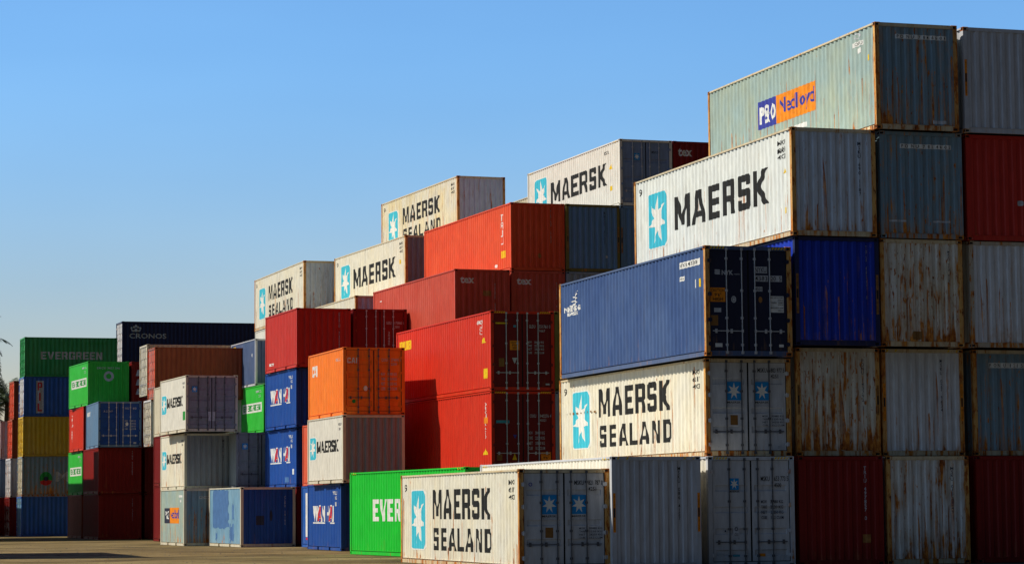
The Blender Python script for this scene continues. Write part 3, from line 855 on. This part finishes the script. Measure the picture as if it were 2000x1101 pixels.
c = container('clean white lettered container with dark blue rod doors, high beside a dark red end',
              4.68, 110.18, 5 * HC, 18.7, L40, HC, 'white_clean', 'door_blue', 'white_clean', 'door', 'st')
star_panel(c, 'L', 11.2, 9.5, .70, 2.42)
text(c, 'L', 'MAERSK', 8.95, 1.70, 1.08, 2.06, 'black', block=True); hazard(c, 'L')
text(c, 'L', 'MSKU', 2.0, 1.35, 2.42, 2.56, 'black', .01, name='serial_number')
decal(c, 'L', 1.35, .95, 1.72, 1.95, 'lyellow', TRI); decal(c, 'L', 1.25, .98, .78, .98, 'lyellow')
star_panel(c, 'F', .68, .94, 2.0, 2.3, 'azure', False); text(c, 'F', 'MSKU', 1.5, 1.78, 2.3, 2.42, 'ink', .01, name='serial_number')
emboss(c, 'F', [(font_text('21U', .01), .25, .5, .25, .36, 'lgrey')], 'serial_number')
c['frame'].material_slots[0].material = M['white_clean']
c = container('dark maroon end with white letters high up, left of the mint green container',
              7.04, 110.98, 5 * HC, 18.7, L40, HC, 'maroon')
text(c, 'F', 'tex', .24, .90, 2.24, 2.58, 'lwhite', .03)
c = container('pale cream container side peeping out left of the clean white lettered container',
              1.1, 122.4, 13.9, 18.7, L40, ST, 'cream')

# ---- rusty MAERSK boxes on the skyline
c = container('rust yellowed white container with two lines of letters, behind the orange red container',
              -2.57, 122.05, 5 * HC, 20.2, L40, HC, 'white_rusty', 'grey_blue', 'frame_rust', cast='frame_rust')
maersk(c, True, .15)
c = container('white skyline container with one line of letters, left of the orange red container',
              -5.03, 121.32, 4 * HC, 19.9, L40, HC, 'white', 'grey_shaded', 'frame_rust', cast='frame_rust')
maersk(c, False); decal(c, 'L', 1.0, .75, 1.6, 1.8, 'lyellow')
c = container('leftmost white lettered container on the skyline, with a rust spotted grey end',
              -10.81, 133.46, 4 * HC, 17.8, L40, HC, 'white', 'grey_blue', 'frame_rust', cast='frame_rust')
maersk(c, True, .15)
c = container('unlettered pale container with a rusty post, low behind the dark red rod doors',
              -7.36, 120.71, 3 * HC, 18.6, L40, HC, 'white', 'grey_blue', 'frame_rust', cast='frame_rust')
c = container('sliver of white container beneath the leftmost white lettered box on the skyline',
              -10.78, 133.5, 3 * HC, 17.8, L40, HC, 'white_clean')

# ---- twenty foot stack with the orange box
c = container('bright orange container with white letters on its dark orange doors',
              -6.48, 98.5, 2 * ST, 17.2, L20, ST, 'orange', 'orange', 'orange', 'door', 'four', rod='steel_dark')
text(c, 'L', 'CAI', 5.5, 4.62, 1.68, 2.12, 'lwhite', block=True)
text(c, 'F', 'CAI', .17, .56, 1.98, 2.19, 'lwhite', block=True)
decal(c, 'F', .81, .97, .92, 1.12, 'lwhite', disc()); text(c, 'L', 'CAXU', 1.3, .6, 2.1, 2.22, 'lgrey', .01, name='serial_number')
text(c, 'F', 'CAXU', 1.52, 1.76, 2.05, 2.17, 'lgrey', .01, name='serial_number'); text(c, 'F', '274091 7', 1.9, 2.3, 2.05, 2.17, 'lgrey', .01, name='serial_number')
text(c, 'F', '2210', 1.9, 2.12, 1.9, 2.0, 'lgrey', .01, name='serial_number')
emboss(c, 'F', [(disc(), .36, .5, .45, .60, 'lgreen')], 'sticker'); weights(c, 'lgrey', 1.5, .95, 1.7)
c = container('short pale lettered container with ribbed grey end, directly under the bright orange one',
              -6.48, 98.25, ST, 17.4, L20, ST, 'white_clean', 'grey_shaded', 'cream')
maersk20(c)
c = container('short blue container with red and white letters, standing on the ground',
              -6.64, 99.4, 0, 16.8, L20, ST, 'blue')
def wanhai(c, z0=1.12, z1=1.74):
    h = z1 - z0
    for t, a, b, m in (('W', 5.05, 4.25, 'lwhite'), ('A', 4.25, 3.55, 'lred'), ('N', 3.5, 2.95, 'lwhite'),
                       ('H', 2.62, 2.15, 'lwhite'), ('A', 2.2, 1.62, 'lred'), ('I', 1.55, 1.32, 'lwhite')):
        if m == 'lred':
            emboss(c, 'L', [(block_text(t), a + .1, b - .1, z0 - .01, z1 + .03, 'lwhite'), (block_text(t), a, b, z0 + .02, z1 - .02, m)], 'lettering')
        else:
            text(c, 'L', t, a, b, z0, z1, m, block=True)
    emboss(c, 'L', [(RECT, 5.1, 2.95, z0 - .08, z0 - .025, 'lwhite'), (RECT, 2.0, 1.25, z0 - .08, z0 - .025, 'lwhite')], 'underline')
    text(c, 'L', 'WHLU', 1.55, .75, 2.16, 2.30, 'lwhite', .02, name='serial_number')
    text(c, 'L', '22G1', 1.2, .85, 1.98, 2.1, 'lwhite', .02, name='serial_number'); decal(c, 'L', 1.2, .95, 1.72, 1.88, 'lgrey'); decal(c, 'L', .65, .5, 1.72, 1.88, 'lorange_faded')
wanhai(c)
c = container('narrow lit strip of rust red container left of the orange stack',
              -7.26, 105.1, ST, 17.2, L20, ST, 'orange_red')
c = container('narrow lit strip of blue container with a white bar, on the ground',
              -7.30, 105.1, 0, 17.2, L20, ST, 'blue_mid')
decal(c, 'L', 5.35, 4.55, .45, 2.3, 'lwhite', name='white_bar'); decal(c, 'L', 5.3, 4.7, .32, .42, 'lred')

# ---- stack with the two WAN HAI boxes and the dark red doors
c = container('blue container with red and white letters, directly under the short red container',
              -9.47, 112.7, 2 * ST, 18.3, L20, ST, 'blue')
wanhai(c, 1.18, 1.79)
c = container('blue lettered container with a bright repair patch, second below the short red container',
              -9.52, 113.3, ST, 18.4, L20, ST, 'blue')
wanhai(c, 1.15, 1.78); decal(c, 'L', 2.3, 1.55, .22, .45, 'patch'); decal(c, 'L', .9, .5, .55, .8, 'lwhite', disc())
c = container('short red container with a plain dark end, above two blue lettered ones',
              -9.40, 112.2, 3 * ST, 18.5, L20, ST, 'red_crimson', 'red_crimson')
vserial(c, 'GSTU 735091', 1.92, .6, 2.4, 'lgrey', .06); emboss(c, 'L', [(font_text('K9', .03), 5.3, 4.4, .3, .42, 'lwhite')], 'lettering')
c = container('dark red doors with pale locking rods, right of the short red container',
              -6.98, 113.0, 3 * ST, 17.3, L20, ST, 'maroon', 'maroon', 'maroon', 'door', 'flat')
text(c, 'F', 'GESU', 1.5, 1.74, 1.92, 2.04, 'lgrey', .01, name='serial_number'); text(c, 'F', '175860 1', 1.88, 2.3, 1.92, 2.04, 'lgrey', .01, name='serial_number')
text(c, 'F', '22G1', 1.88, 2.1, 1.76, 1.86, 'lgrey', .01, name='serial_number'); vserial(c, '30480', 1.62, 1.0, 1.6, 'lgrey', .09)
c = container('light blue container with darker repainted patches, on the ground',
              -11.77, 111.58, 0, 19.7, L20, ST, 'blue_light', 'blue', 'cream')
def ragged(seed, n=34, amp=.035):
    r = random.Random(seed); v = []
    for i in range(n):
        t = i / n * 4; k = int(t); f = t - k
        x, y = ((f, 0), (1, f), (1 - f, 1), (0, 1 - f))[k]
        v.append((x + r.uniform(-amp, amp), y + r.uniform(-amp, amp)))
    return (v + [(.5, .5)], [(i, (i + 1) % n, n) for i in range(n)])
decal(c, 'L', 5.37, 2.35, .82, 2.49, 'patch', ragged(1), name='repaint_patch'); decal(c, 'L', 2.2, 1.35, .25, .95, 'patch', ragged(2, 22, .14), name='repaint_patch')
decal(c, 'L', 4.9, 4.5, .3, .62, 'patch', ragged(3, 16, .2), name='repaint_patch'); decal(c, 'L', 1.75, 1.3, 1.2, 1.9, 'patch', ragged(4, 18, .18), name='repaint_patch')
emboss(c, 'F', [(RECT, .68, 1.05, .95, 1.35, 'ink')], 'sticker'); emboss(c, 'F', [(disc(10), 1.3, 1.42, 1.1, 1.6, 'ink')], 'scuff')
vserial(c, 'CLHU 24190', 1.97, .95, 2.2, 'lgrey', .05)
c = container('dark grey doors wedged below the short bright green container',
              -12.8, 119.3, ST, 18.2, L20, ST, 'grey_shaded', 'grey_shaded', 'grey_shaded', 'door', 'st', rod='steel_dark')
star_panel(c, 'F', .3, .56, 1.8, 2.08, 'azure', False)

# ---- left stack: two grey MAERSK boxes over the P&O box
c = container('pale lettered container with shaded grey doors, top of a three high stack',
              -14.97, 118.06, 2 * ST, 18.9, L20, ST, 'white_clean', 'grey_shaded', 'cream', 'door', 'four', rod='steel_dark')
maersk20(c); star_panel(c, 'F', .30, .54, 1.82, 2.08, 'azure', False)
decal(c, 'F', 1.02, 1.19, .5, .92, 'lgrey'); decal(c, 'F', 1.25, 1.42, .5, .92, 'lgrey'); decal(c, 'L', .75, .3, .55, .95, 'lgreen')
c = container('pale lettered container with a dark ribbed end, middle of a three high stack',
              -15.3, 120.2, ST, 18.3, L20, ST, 'white', 'grey_shaded', 'cream')
maersk20(c); vserial(c, 'MSKU 21', 1.85, 1.3, 2.3, 'ink', .08)
c = container('grey green container with a blue and orange sign, standing on the ground',
              -14.92, 117.11, 0, 17.8, L20, ST, 'mint', 'teal_blue', 'cream')
decal(c, 'L', 5.1, 3.7, 1.02, 1.72, 'ink', name='company_sign', extra=[(font_text('P&O', .012), 4.9, 3.85, 1.2, 1.6, 'lwhite')])
decal(c, 'L', 3.66, 1.3, 1.02, 1.74, 'lorange', name='company_sign', extra=[(font_text('Nedlloyd', .018), 3.5, 1.5, 1.12, 1.64, 'lviolet')])
decal(c, 'L', 1.4, .6, 2.2, 2.3, 'lwhite', name='number_panel'); decal(c, 'L', 1.2, .8, 1.98, 2.08, 'lwhite')
decal(c, 'F', .7, 2.1, 2.12, 2.24, 'lgrey', name='number_panel', extra=[(font_text('PONU 064 213 7'), .73, 2.07, 2.14, 2.22, 'black')])
c = container('strip of cream container side between the brown container and a pale lettered one',
              -17.3, 131.5, 5.487, 17.4, L20, ST, 'cream')

# ---- green over blue steel, behind the WAN HAI stack
def green_panel(c):
    decal(c, 'L', 5.27, .6, 1.14, 1.66, 'lwhite', name='name_panel', extra=[(block_text('EVERGREEN'), 5.0, .9, 1.24, 1.57, 'lgreen')])
    text(c, 'L', 'EMCU', 1.9, .5, 2.2, 2.32, 'lgrey', .01, name='serial_number'); text(c, 'L', '22', 1.3, .8, 1.95, 2.07, 'lgrey', .01, name='serial_number')
c = container('short bright green container with a white name panel, below the slate blue container',
              -13.52, 139.87, 2 * HC, 18.6, L20, ST, 'green_pale'); green_panel(c)
c = container('slate blue container with a vertical yellow strip, above the short bright green one',
              -14.15, 141.7, 8.392, 19.0, L20, ST, 'slate', 'slate', 'grey')
decal(c, 'L', 5.80, 4.95, .3, 2.42, 'lyellow', name='lettering_bar', extra=[(font_text('CAPITAL', .02, True), 5.6, 5.15, .4, 2.3, 'ink')])
decal(c, 'L', 1.0, .75, 1.6, 1.85, 'lgrey', disc())

# ---- far left: green tops and the maroon base
c = container('green container with a white ring emblem on its dark end',
              -24.9, 151.12, 3 * ST, 20.2, L20, ST, 'green_pale', 'green_pale', 'green_pale')
green_panel(c)
emboss(c, 'F', [(ring(24, .26), .94, 1.54, 1.42, 2.02, 'lgrey')], 'ring_emblem')
text(c, 'F', 'EMCU 3827 546', .55, 1.91, 2.14, 2.26, 'lgrey', .01, name='serial_number')
c = container('dark maroon end with three slanted white marks, right of the ring emblem',
              -22.45, 151.9, 3 * ST, 19.0, L20, ST, 'maroon')
for k in range(3):
    emboss(c, 'F', [(([(0, 0), (.7, 0), (1, 1), (.3, 1)], [(0, 1, 2, 3)]), .25, .62, 1.75 - .55 * k, 2.1 - .55 * k, 'lgrey')], 'lettering')
c = container('container with pale blue side and dark blue rod doors, below the ring emblem',
              -23.4, 145.62, 2 * ST, 15.8, L20, ST, 'blue_steel', 'blue', 'blue_steel', 'door', 'four', rod='steel')
text(c, 'L', 'HIT', 5.7, 4.1, 1.9, 2.14, 'lwhite', block=True)
decal(c, 'F', 1.55, 1.70, 1.22, 1.42, 'lwhite', disc()); text(c, 'F', 'A CONT', .3, .82, 1.98, 2.08, 'lgrey', .01); weights(c, 'lgrey', 1.5, 1.0, 1.6)
text(c, 'F', 'INKU', 1.52, 1.74, 2.15, 2.26, 'lgrey', .01, name='serial_number'); text(c, 'F', '60', 1.95, 2.15, 2.15, 2.26, 'lgrey', .01, name='serial_number'); decal(c, 'F', 2.0, 2.15, .2, .3, 'lgrey')
c = container('orange red container side with a vertical white number, below the ring emblem container',
              -25.33, 152.2, 2 * ST, 17.6, L20, ST, 'red')
vserial(c, 'TRIU 5301', 4.9, .6, 2.2, 'lwhite', .5, 'L')
c = container('green container side half in shade with a white name panel, at second level',
              -25.6, 153.5, ST, 17.6, L20, ST, 'green_pale'); green_panel(c)
c = container('dark maroon container directly under the dark blue rod doors',
              -23.43, 145.93, ST, 17.5, L20, ST, 'maroon')
vserial(c, 'TTNU 930285', 1.93, 1.05, 2.4, 'lgrey', .05)
c = container('dark maroon container on the ground, two below the dark blue rod doors',
              -23.45, 146.18, 0, 17.4, L20, ST, 'maroon', frame='maroon')
vserial(c, 'TTNU 930411', 1.93, 1.05, 2.3, 'lgrey', .035)
c = container('dark shaded container side on the ground under the half shaded green one',
              -25.6, 153.3, 0, 17.4, L20, ST, 'brown', frame='brown')

# ---- far left tower seen broadside: five short boxes
GT = (-31.8, 167.9)
def tower(label, tier, wall, end, **k):
    return container(label, GT[0] - .035 * (4 - tier), GT[1], tier * ST, 18.1, L20, ST, wall, end, k.pop('frame', wall), 'door', 'four', turn=True, rod=end, **k)
c = tower('dark green broadside container with large pale letters along it', 4, 'green_dark', 'green_dark')
text(c, 'R', 'EVERGREEN', 1.06, 5.07, 1.15, 1.64, 'lgrey', block=True); text(c, 'R', 'EISU 3874520', 4.0, 5.4, 2.15, 2.28, 'lgreen', .01, name='serial_number')
c = tower('blue broadside container with red letters on a vertical white panel', 3, 'blue_mid', 'grey_light')
decal(c, 'R', .81, 1.29, .23, 2.33, 'lgrey', name='name_panel', extra=[(block_text('P'), .9, 1.2, 1.7, 2.22, 'lred'), (block_text('I'), .99, 1.1, 1.02, 1.55, 'lred'), (block_text('L'), .9, 1.2, .34, .86, 'lred')])
c = tower('yellow broadside container in the middle of its five high stack', 2, 'yellow', 'yellow')
c = tower('grey green broadside container with a round red and green emblem, below the yellow one', 1, 'teal_blue', 'cream')
emboss(c, 'R', [(disc(), 1.15, 1.95, .75, 1.6, 'lgreen'), (([(.5, .5), (0, .35), (.12, .12), (.5, 0), (.88, .12), (1, .4)], [(0, 1, 2, 3, 4, 5)]), 1.15, 1.95, .7, 1.5, 'lred'), (disc(), 1.4, 1.72, 1.0, 1.3, 'ink')], 'round_emblem')
text(c, 'R', 'MSC', 2.18, 4.6, .95, 1.62, 'lgrey', .02)
c = tower('blue broadside container on the ground, bottom of the five high stack', 0, 'blue_mid', 'blue_light')

# ---- long broadside boxes behind
c = container('long navy broadside container with white letters under a crown, on the skyline',
              -26.6, 175.49, 4 * HC, 18.3, L40, HC, 'blue_dark', 'grey_light', 'blue_dark', 'door', 'four', turn=True)
text(c, 'R', 'CRONOS', .5, 3.05, 1.74, 2.08, 'lgrey', .015)
crown = []
for k, (dx, dz, r) in enumerate(((-.30, .02, .07), (-.13, .08, .08), (.0, .16, .09), (.14, .08, .08), (.30, .02, .07))):
    crown.append((disc(10), .95 + dx - r, .95 + dx + r, 2.42 + dz - r, 2.42 + dz + r, 'lgrey'))
crown.append((([(0, 0), (1, 0), (1.15, .8), (.8, .4), (.5, 1), (.2, .4), (-.15, .8)], [(0, 1, 2, 3, 4, 5, 6)]), .68, 1.22, 2.20, 2.42, 'lgrey'))
emboss(c, 'R', crown, 'crown_emblem')
c = container('long brown broadside container with a lit orange door end',
              -19.88, 143.24, 3 * ST, 17.7, L40, HC, 'brown', 'orange_red', 'brown', 'door', 'four', turn=True)
c = container('pale door end just left of the lit orange door end',
              -20.72, 146.0, 8.1, 18.0, L40, HC, 'cream', 'cream', 'cream', 'door', 'four', turn=True)
c = container('pale door end just beneath the lit orange door end',
              -20.15, 143.6, 2 * ST, 17.7, L40, ST, 'grey_light', 'cream', 'grey_light', 'door', 'four', turn=True)
# ---- boxes at the very left edge
def edge(label, tier, wall, end, dx=0.0, dy=0.0):
    return container(label, -33.5 + dx, 173.2 + dy, tier * ST, 18.5, L20, ST, wall, end, wall, 'door', 'four', turn=True, rod=end)
c = edge('orange red door end under the palm crown, topmost at the left edge', 3, 'brown', 'orange_red')
c = edge('brown and orange door end, second from the top at the left edge', 2, 'brown', 'orange_red', -.1)
c = edge('pale blue grey door end above the maroon one at the left edge', 1, 'grey_light', 'grey_light', -.2)
c = edge('dark maroon door end on the ground at the left edge of the photo', 0, 'maroon', 'maroon', -.25)
c = edge('greyish white door end cut by the left edge of the photo', 2, 'grey_light', 'cream', -1.5, 3.0)
c = edge('blue grey door end cut by the left edge, under the greyish white one', 1, 'blue_steel', 'grey_light', -1.5, 3.0)
c = edge('dark door end on the ground cut by the left edge of the photo', 0, 'maroon', 'maroon', -1.5, 3.0)

# ---- containers that carry others, hidden behind the front stacks
def support(x, y, z, yaw, L, H, wall='red_shaded', turn=False):  # default wall colour is darkened for the shade in the gaps
    container('dark container hidden behind the front stacks, carrying the ones above it', x, y, z, yaw, L, H, wall,
              turn=turn, group='hidden supports')
support(-.785, 92.8, 0, 18.8, L40, HC)
support(1.53, 93.6, 0, 18.8, L40, HC, 'grey_dark'); support(1.53, 93.6, HC, 18.8, L40, HC, 'grey_dark')
support(-9.5, 113.2, 0, 18.3, L20, ST); support(-12.8, 119.3, 0, 18.2, L20, ST)
for k in range(3):
    support(-6.98, 113.0, k * ST, 17.3, L20, ST)
for k in range(2):
    support(-21.0, 147.3, k * ST, 17.7, L40, ST, 'red_shaded', True)
for k, h in ((0, HC), (1, ST)):
    support(-17.3, 131.5, k * HC, 17.4, L20, h, 'red_shaded')
support(-22.45, 151.9, 0, 19.0, L20, ST); support(-22.45, 151.9, ST, 19.0, L20, ST); support(-22.45, 151.9, 2 * ST, 19.0, L20, ST)
for k in range(2):
    support(-13.5, 140.2, k * HC, 18.6, L20, HC, 'grey_dark')

# ---- the next stack row, just beyond the left edge of the photo: it shades the foot of the far left block
def uv(u, v, a=17.2):
    return u * math.cos(R(a)) - v * math.sin(R(a)), u * math.sin(R(a)) + v * math.cos(R(a))
def beyond(u, v, z, L, H, wall):
    x, y = uv(u, v)
    container('container of the row just beyond the left edge, shading the left of the yard', x, y, z, 17.2, L, H, wall,
              group='containers beyond the left edge')
for k in range(4):
    beyond(11.95, 143.8, k * HC, L20, HC, ('blue', 'maroon', 'grey', 'maroon')[k])
    beyond(11.65, 150.0, k * ST, L40, ST, ('maroon', 'grey_light', 'blue', 'brown')[k])
for k in range(2):
    beyond(13.5, 170.0, k * ST, L40, ST, ('maroon', 'brown', 'blue')[k])

for k in range(3):
    beyond(4.65, 91.2, k * ST, L40, ST, ('grey', 'maroon', 'blue')[k])

# ------------------------------------------------------------------- ground
def ground():
    m, nt, b = newmat('packed_dirt')
    tc = nn(nt, 'ShaderNodeTexCoord')
    def noise(s, d=6, sv=(1, 1, 1)):
        mp = nn(nt, 'ShaderNodeMapping'); mp.inputs['Scale'].default_value = sv
        nt.links.new(tc.outputs['Object'], mp.inputs[0])
        n = nn(nt, 'ShaderNodeTexNoise'); n.inputs['Scale'].default_value = s; n.inputs['Detail'].default_value = d; n.inputs['Roughness'].default_value = .65
        nt.links.new(mp.outputs[0], n.inputs['Vector']); return n.outputs['Fac']
    col = ramp(nt, noise(.22, 8), [(.30, (.060, .043, .020)), (.48, (.225, .160, .066)), (.70, (.36, .27, .125))])
    trk = ramp(nt, noise(.5, 4, (.12, 1, 1)), [(.40, .55), (.6, 1.08)])
    col = mixc(nt, 1, col, trk, 'MULTIPLY')
    col = mixc(nt, ramp(nt, noise(1.1, 5, (.45, 1, 1)), [(.50, 0), (.66, .75)]), col, (.075, .054, .030))
    col = mixc(nt, ramp(nt, noise(6, 5), [(.55, 0), (.72, .7)]), col, (.055, .042, .030))
    nt.links.new(col, b.inputs['Base Color']); b.inputs['Roughness'].default_value = .95
    b.inputs['Specular IOR Level'].default_value = .1
    bp = nn(nt, 'ShaderNodeBump'); bp.inputs['Strength'].default_value = .8; bp.inputs['Distance'].default_value = .12
    nt.links.new(noise(2.2, 8), bp.inputs['Height']); nt.links.new(bp.outputs[0], b.inputs['Normal'])
    return m
mb = MB(); S = 3000
mb.quad([(-S, -S, 0), (S, -S, 0), (S, S, 0), (-S, S, 0)])
g = obj('ground', mb.mesh('ground'), mats=ground()); g['kind'] = 'structure'
mb = MB(); mb.quad([(-400, -150, .004), (400, -150, .004), (400, 73.5, .004), (-400, 73.5, .004)])  # unseen dark ground, added to cut sunlight bouncing onto the shaded ends
g = obj('added_dark_ground', mb.mesh('added_dark_ground'), mats=plain('added_ground_grey', (.082, .078, .074), .9, var=.3, scale=3)); g['kind'] = 'structure'

# loose stones and clods on the dirt in front of the stacks
rnd = random.Random(3)
mb = MB()
for i in range(1500):
    Y = rnd.uniform(74, 128); X = rnd.uniform(-.215 * Y - 1, .0 * Y)
    r = rnd.choice((.012, .015, .02, .025, .03, .045)) * rnd.uniform(.7, 1.3)
    a = rnd.uniform(0, 6.3); k = 5
    base = [(X + r * math.cos(a + 2 * math.pi * j / k) * rnd.uniform(.7, 1.3), Y + r * math.sin(a + 2 * math.pi * j / k) * rnd.uniform(.7, 1.3), -.002) for j in range(k)]
    top = (X + rnd.uniform(-.3, .3) * r, Y + rnd.uniform(-.3, .3) * r, r * rnd.uniform(.3, .6))
    for j in range(k):
        mb.quad([base[j], base[(j + 1) % k], top])
s = obj('loose_stones', mb.mesh('loose_stones'), mats=plain('stone', (.17, .135, .095), .9, var=.5)); s['kind'] = 'stuff'

# -------------------------------------------------------------------- palms
def leafmat():
    m, nt, b = newmat('palm_leaf')
    tc = nn(nt, 'ShaderNodeTexCoord'); n = nn(nt, 'ShaderNodeTexNoise'); n.inputs['Scale'].default_value = 1.3
    nt.links.new(tc.outputs['Object'], n.inputs['Vector'])
    nt.links.new(ramp(nt, n.outputs['Fac'], [(.3, (.022, .045, .014)), (.55, (.045, .075, .022)), (.75, (.10, .10, .035))]), b.inputs['Base Color'])
    b.inputs['Roughness'].default_value = .5
    return m
LEAF = leafmat(); TRUNK = plain('palm_trunk', (.13, .10, .07), .9, var=.5, scale=5)
def palm(label, x, y, h, crown, seed, nf=26):
    r = random.Random(seed)
    root = bpy.data.objects.new('palm_tree', None); COL.objects.link(root); root.location = (x, y, 0)
    root['label'] = label; root['category'] = 'palm tree'; root['group'] = 'palms at the left edge'
    t = MB(); k = 10; n = 26; rings = []
    lean = (r.uniform(-.5, .5), r.uniform(-.5, .5))
    for i in range(n + 1):
        f = i / n; rad = .24 - .09 * f + (.02 if i % 2 else 0) + (.12 * max(0, 1 - f * 9))
        rings.append([(lean[0] * f * f + rad * math.cos(2 * math.pi * j / k), lean[1] * f * f + rad * math.sin(2 * math.pi * j / k), h * f) for j in range(k)])
    for a, b in zip(rings, rings[1:]):
        for j in range(k):
            t.quad([a[j], a[(j + 1) % k], b[(j + 1) % k], b[j]])
    obj('trunk', t.mesh('trunk'), root, mats=TRUNK)
    m = MB()
    for q in range(nf):
        az = 2 * math.pi * q / nf * 2.618 + r.uniform(-.2, .2); el = R(r.uniform(-25, 78)); ln = crown * r.uniform(.8, 1.1)
        p = Vector((lean[0], lean[1], h)); d = Vector((math.cos(az) * math.cos(el), math.sin(az) * math.cos(el), math.sin(el)))
        pts = [p.copy()]; st = 16
        for i in range(st):
            p = p + d * (ln / st); pts.append(p.copy()); d = (d + Vector((0, 0, -.095 - .05 * i / st))).normalized()
        for i in range(1, st + 1):
            a, b = pts[i - 1], pts[i]; ax = (b - a).normalized(); side = ax.cross(Vector((0, 0, 1)))
            if side.length < .05:
                continue
            side.normalize(); up = side.cross(ax)
            m.quad([a + side * .02, a - side * .02, b - side * .016, b + side * .016])
            for sg in (-1, 1):
                for w in (0, .5):
                    base = a.lerp(b, w); L = (.62 * math.sin(math.pi * min(1, (i + w) / st * .93 + .05)) + .12) * crown / 3
                    tip = base + side * sg * L * .78 + ax * L * .55 - up * L * r.uniform(.05, .45)
                    m.quad([base - ax * .03, base + ax * .04, base.lerp(tip, .55) + ax * .035, tip, base.lerp(tip, .5) - ax * .03])
    obj('crown', m.mesh('crown'), root, mats=LEAF)
    return root
palm('palm with frond tips reaching in from the left edge above the stacks', -39.3, 186, 13.6, 3.1, 2)
palm('dark palm crown just above the orange red door end at the left edge', -37.4, 190, 9.6, 2.9, 5, 34)
palm('lower palm foliage cut by the left edge beside the orange red door end', -40.2, 197, 8.6, 3.1, 9, 34)

# ------------------------------------------------------------ light and sky
EL = R(45)
to_sun = Vector((-1.0, -.06, 0)).normalized() * math.cos(EL) + Vector((0, 0, math.sin(EL)))
sd = bpy.data.lights.new('sun', 'SUN'); sd.energy = 5.0; sd.angle = R(.5); sd.color = (1.0, .93, .80)
so = bpy.data.objects.new('sun', sd); COL.objects.link(so); so.location = (-60, 20, 80)
so.rotation_euler = to_sun.to_track_quat('Z', 'Y').to_euler()
w = bpy.data.worlds.new('World'); sc.world = w; w.use_nodes = True
nt = w.node_tree; bg = nt.nodes['Background']
sky = nt.nodes.new('ShaderNodeTexSky'); sky.sky_type = 'NISHITA'; sky.sun_disc = False
sky.sun_elevation = EL; sky.sun_rotation = math.atan2(to_sun.x, to_sun.y)
sky.air_density = 1.0; sky.dust_density = .3; sky.ozone_density = 2.5; sky.altitude = 0
# the sky is deeper blue overhead, paler at the horizon, and dimmed outside the view so that shaded ends stay dark
tc = nn(nt, 'ShaderNodeTexCoord'); sp = nn(nt, 'ShaderNodeSeparateXYZ'); nt.links.new(tc.outputs['Generated'], sp.inputs[0])
hi = nn(nt, 'ShaderNodeMapRange', interpolation_type='SMOOTHSTEP'); nt.links.new(sp.outputs[2], hi.inputs[0])
hi.inputs[1].default_value = -.02; hi.inputs[2].default_value = .19
gain = mixc(nt, hi.outputs[0], (.75, .55, .455), (.555, .835, 1.09))
dt = nn(nt, 'ShaderNodeVectorMath', operation='DOT_PRODUCT'); nt.links.new(tc.outputs['Generated'], dt.inputs[0]); dt.inputs[1].default_value = (.90, -.44, .0)
bk = nn(nt, 'ShaderNodeMapRange', interpolation_type='SMOOTHSTEP'); nt.links.new(dt.outputs['Value'], bk.inputs[0])
bk.inputs[1].default_value = -.24; bk.inputs[2].default_value = .30
rest = mixc(nt, bk.outputs[0], (.42, .50, .57), (.050, .064, .080))
fw = nn(nt, 'ShaderNodeMapRange', interpolation_type='SMOOTHSTEP'); nt.links.new(sp.outputs[1], fw.inputs[0])
fw.inputs[1].default_value = .60; fw.inputs[2].default_value = .88
gain = mixc(nt, fw.outputs[0], rest, gain)
hz = nn(nt, 'ShaderNodeTexNoise'); hz.inputs['Scale'].default_value = 3.5; hz.inputs['Detail'].default_value = 3
mp = nn(nt, 'ShaderNodeMapping'); mp.inputs['Scale'].default_value = (1, 1, 4); nt.links.new(tc.outputs['Generated'], mp.inputs[0]); nt.links.new(mp.outputs[0], hz.inputs['Vector'])
gain = mixc(nt, 1, gain, ramp(nt, hz.outputs['Fac'], [(.3, (.93, .94, .95)), (.7, (1.06, 1.04, 1.02))]), 'MULTIPLY')      # thin uneven haze
nt.links.new(mixc(nt, 1, sky.outputs[0], gain, 'MULTIPLY'), bg.inputs[0]); bg.inputs[1].default_value = .15

# ------------------------------------------------------------------- camera
cd = bpy.data.cameras.new('camera'); cd.sensor_width = 36; cd.lens = 36 * 5040.2 / 2000; cd.clip_end = 8000; cd.clip_start = .5
co = bpy.data.objects.new('camera', cd); COL.objects.link(co)
co.matrix_world = Matrix.Translation((0, 0, 1.6027)) @ Matrix.Rotation(math.pi / 2 + .087118, 4, 'X') @ Matrix.Rotation(-.008579, 4, 'Z')
sc.camera = co
vs = sc.view_settings; vs.view_transform = 'Standard'; vs.look = 'None'; vs.exposure = 0; vs.gamma = 1; vs.use_curve_mapping = False
sc.render.resolution_x, sc.render.resolution_y = 1024, 563
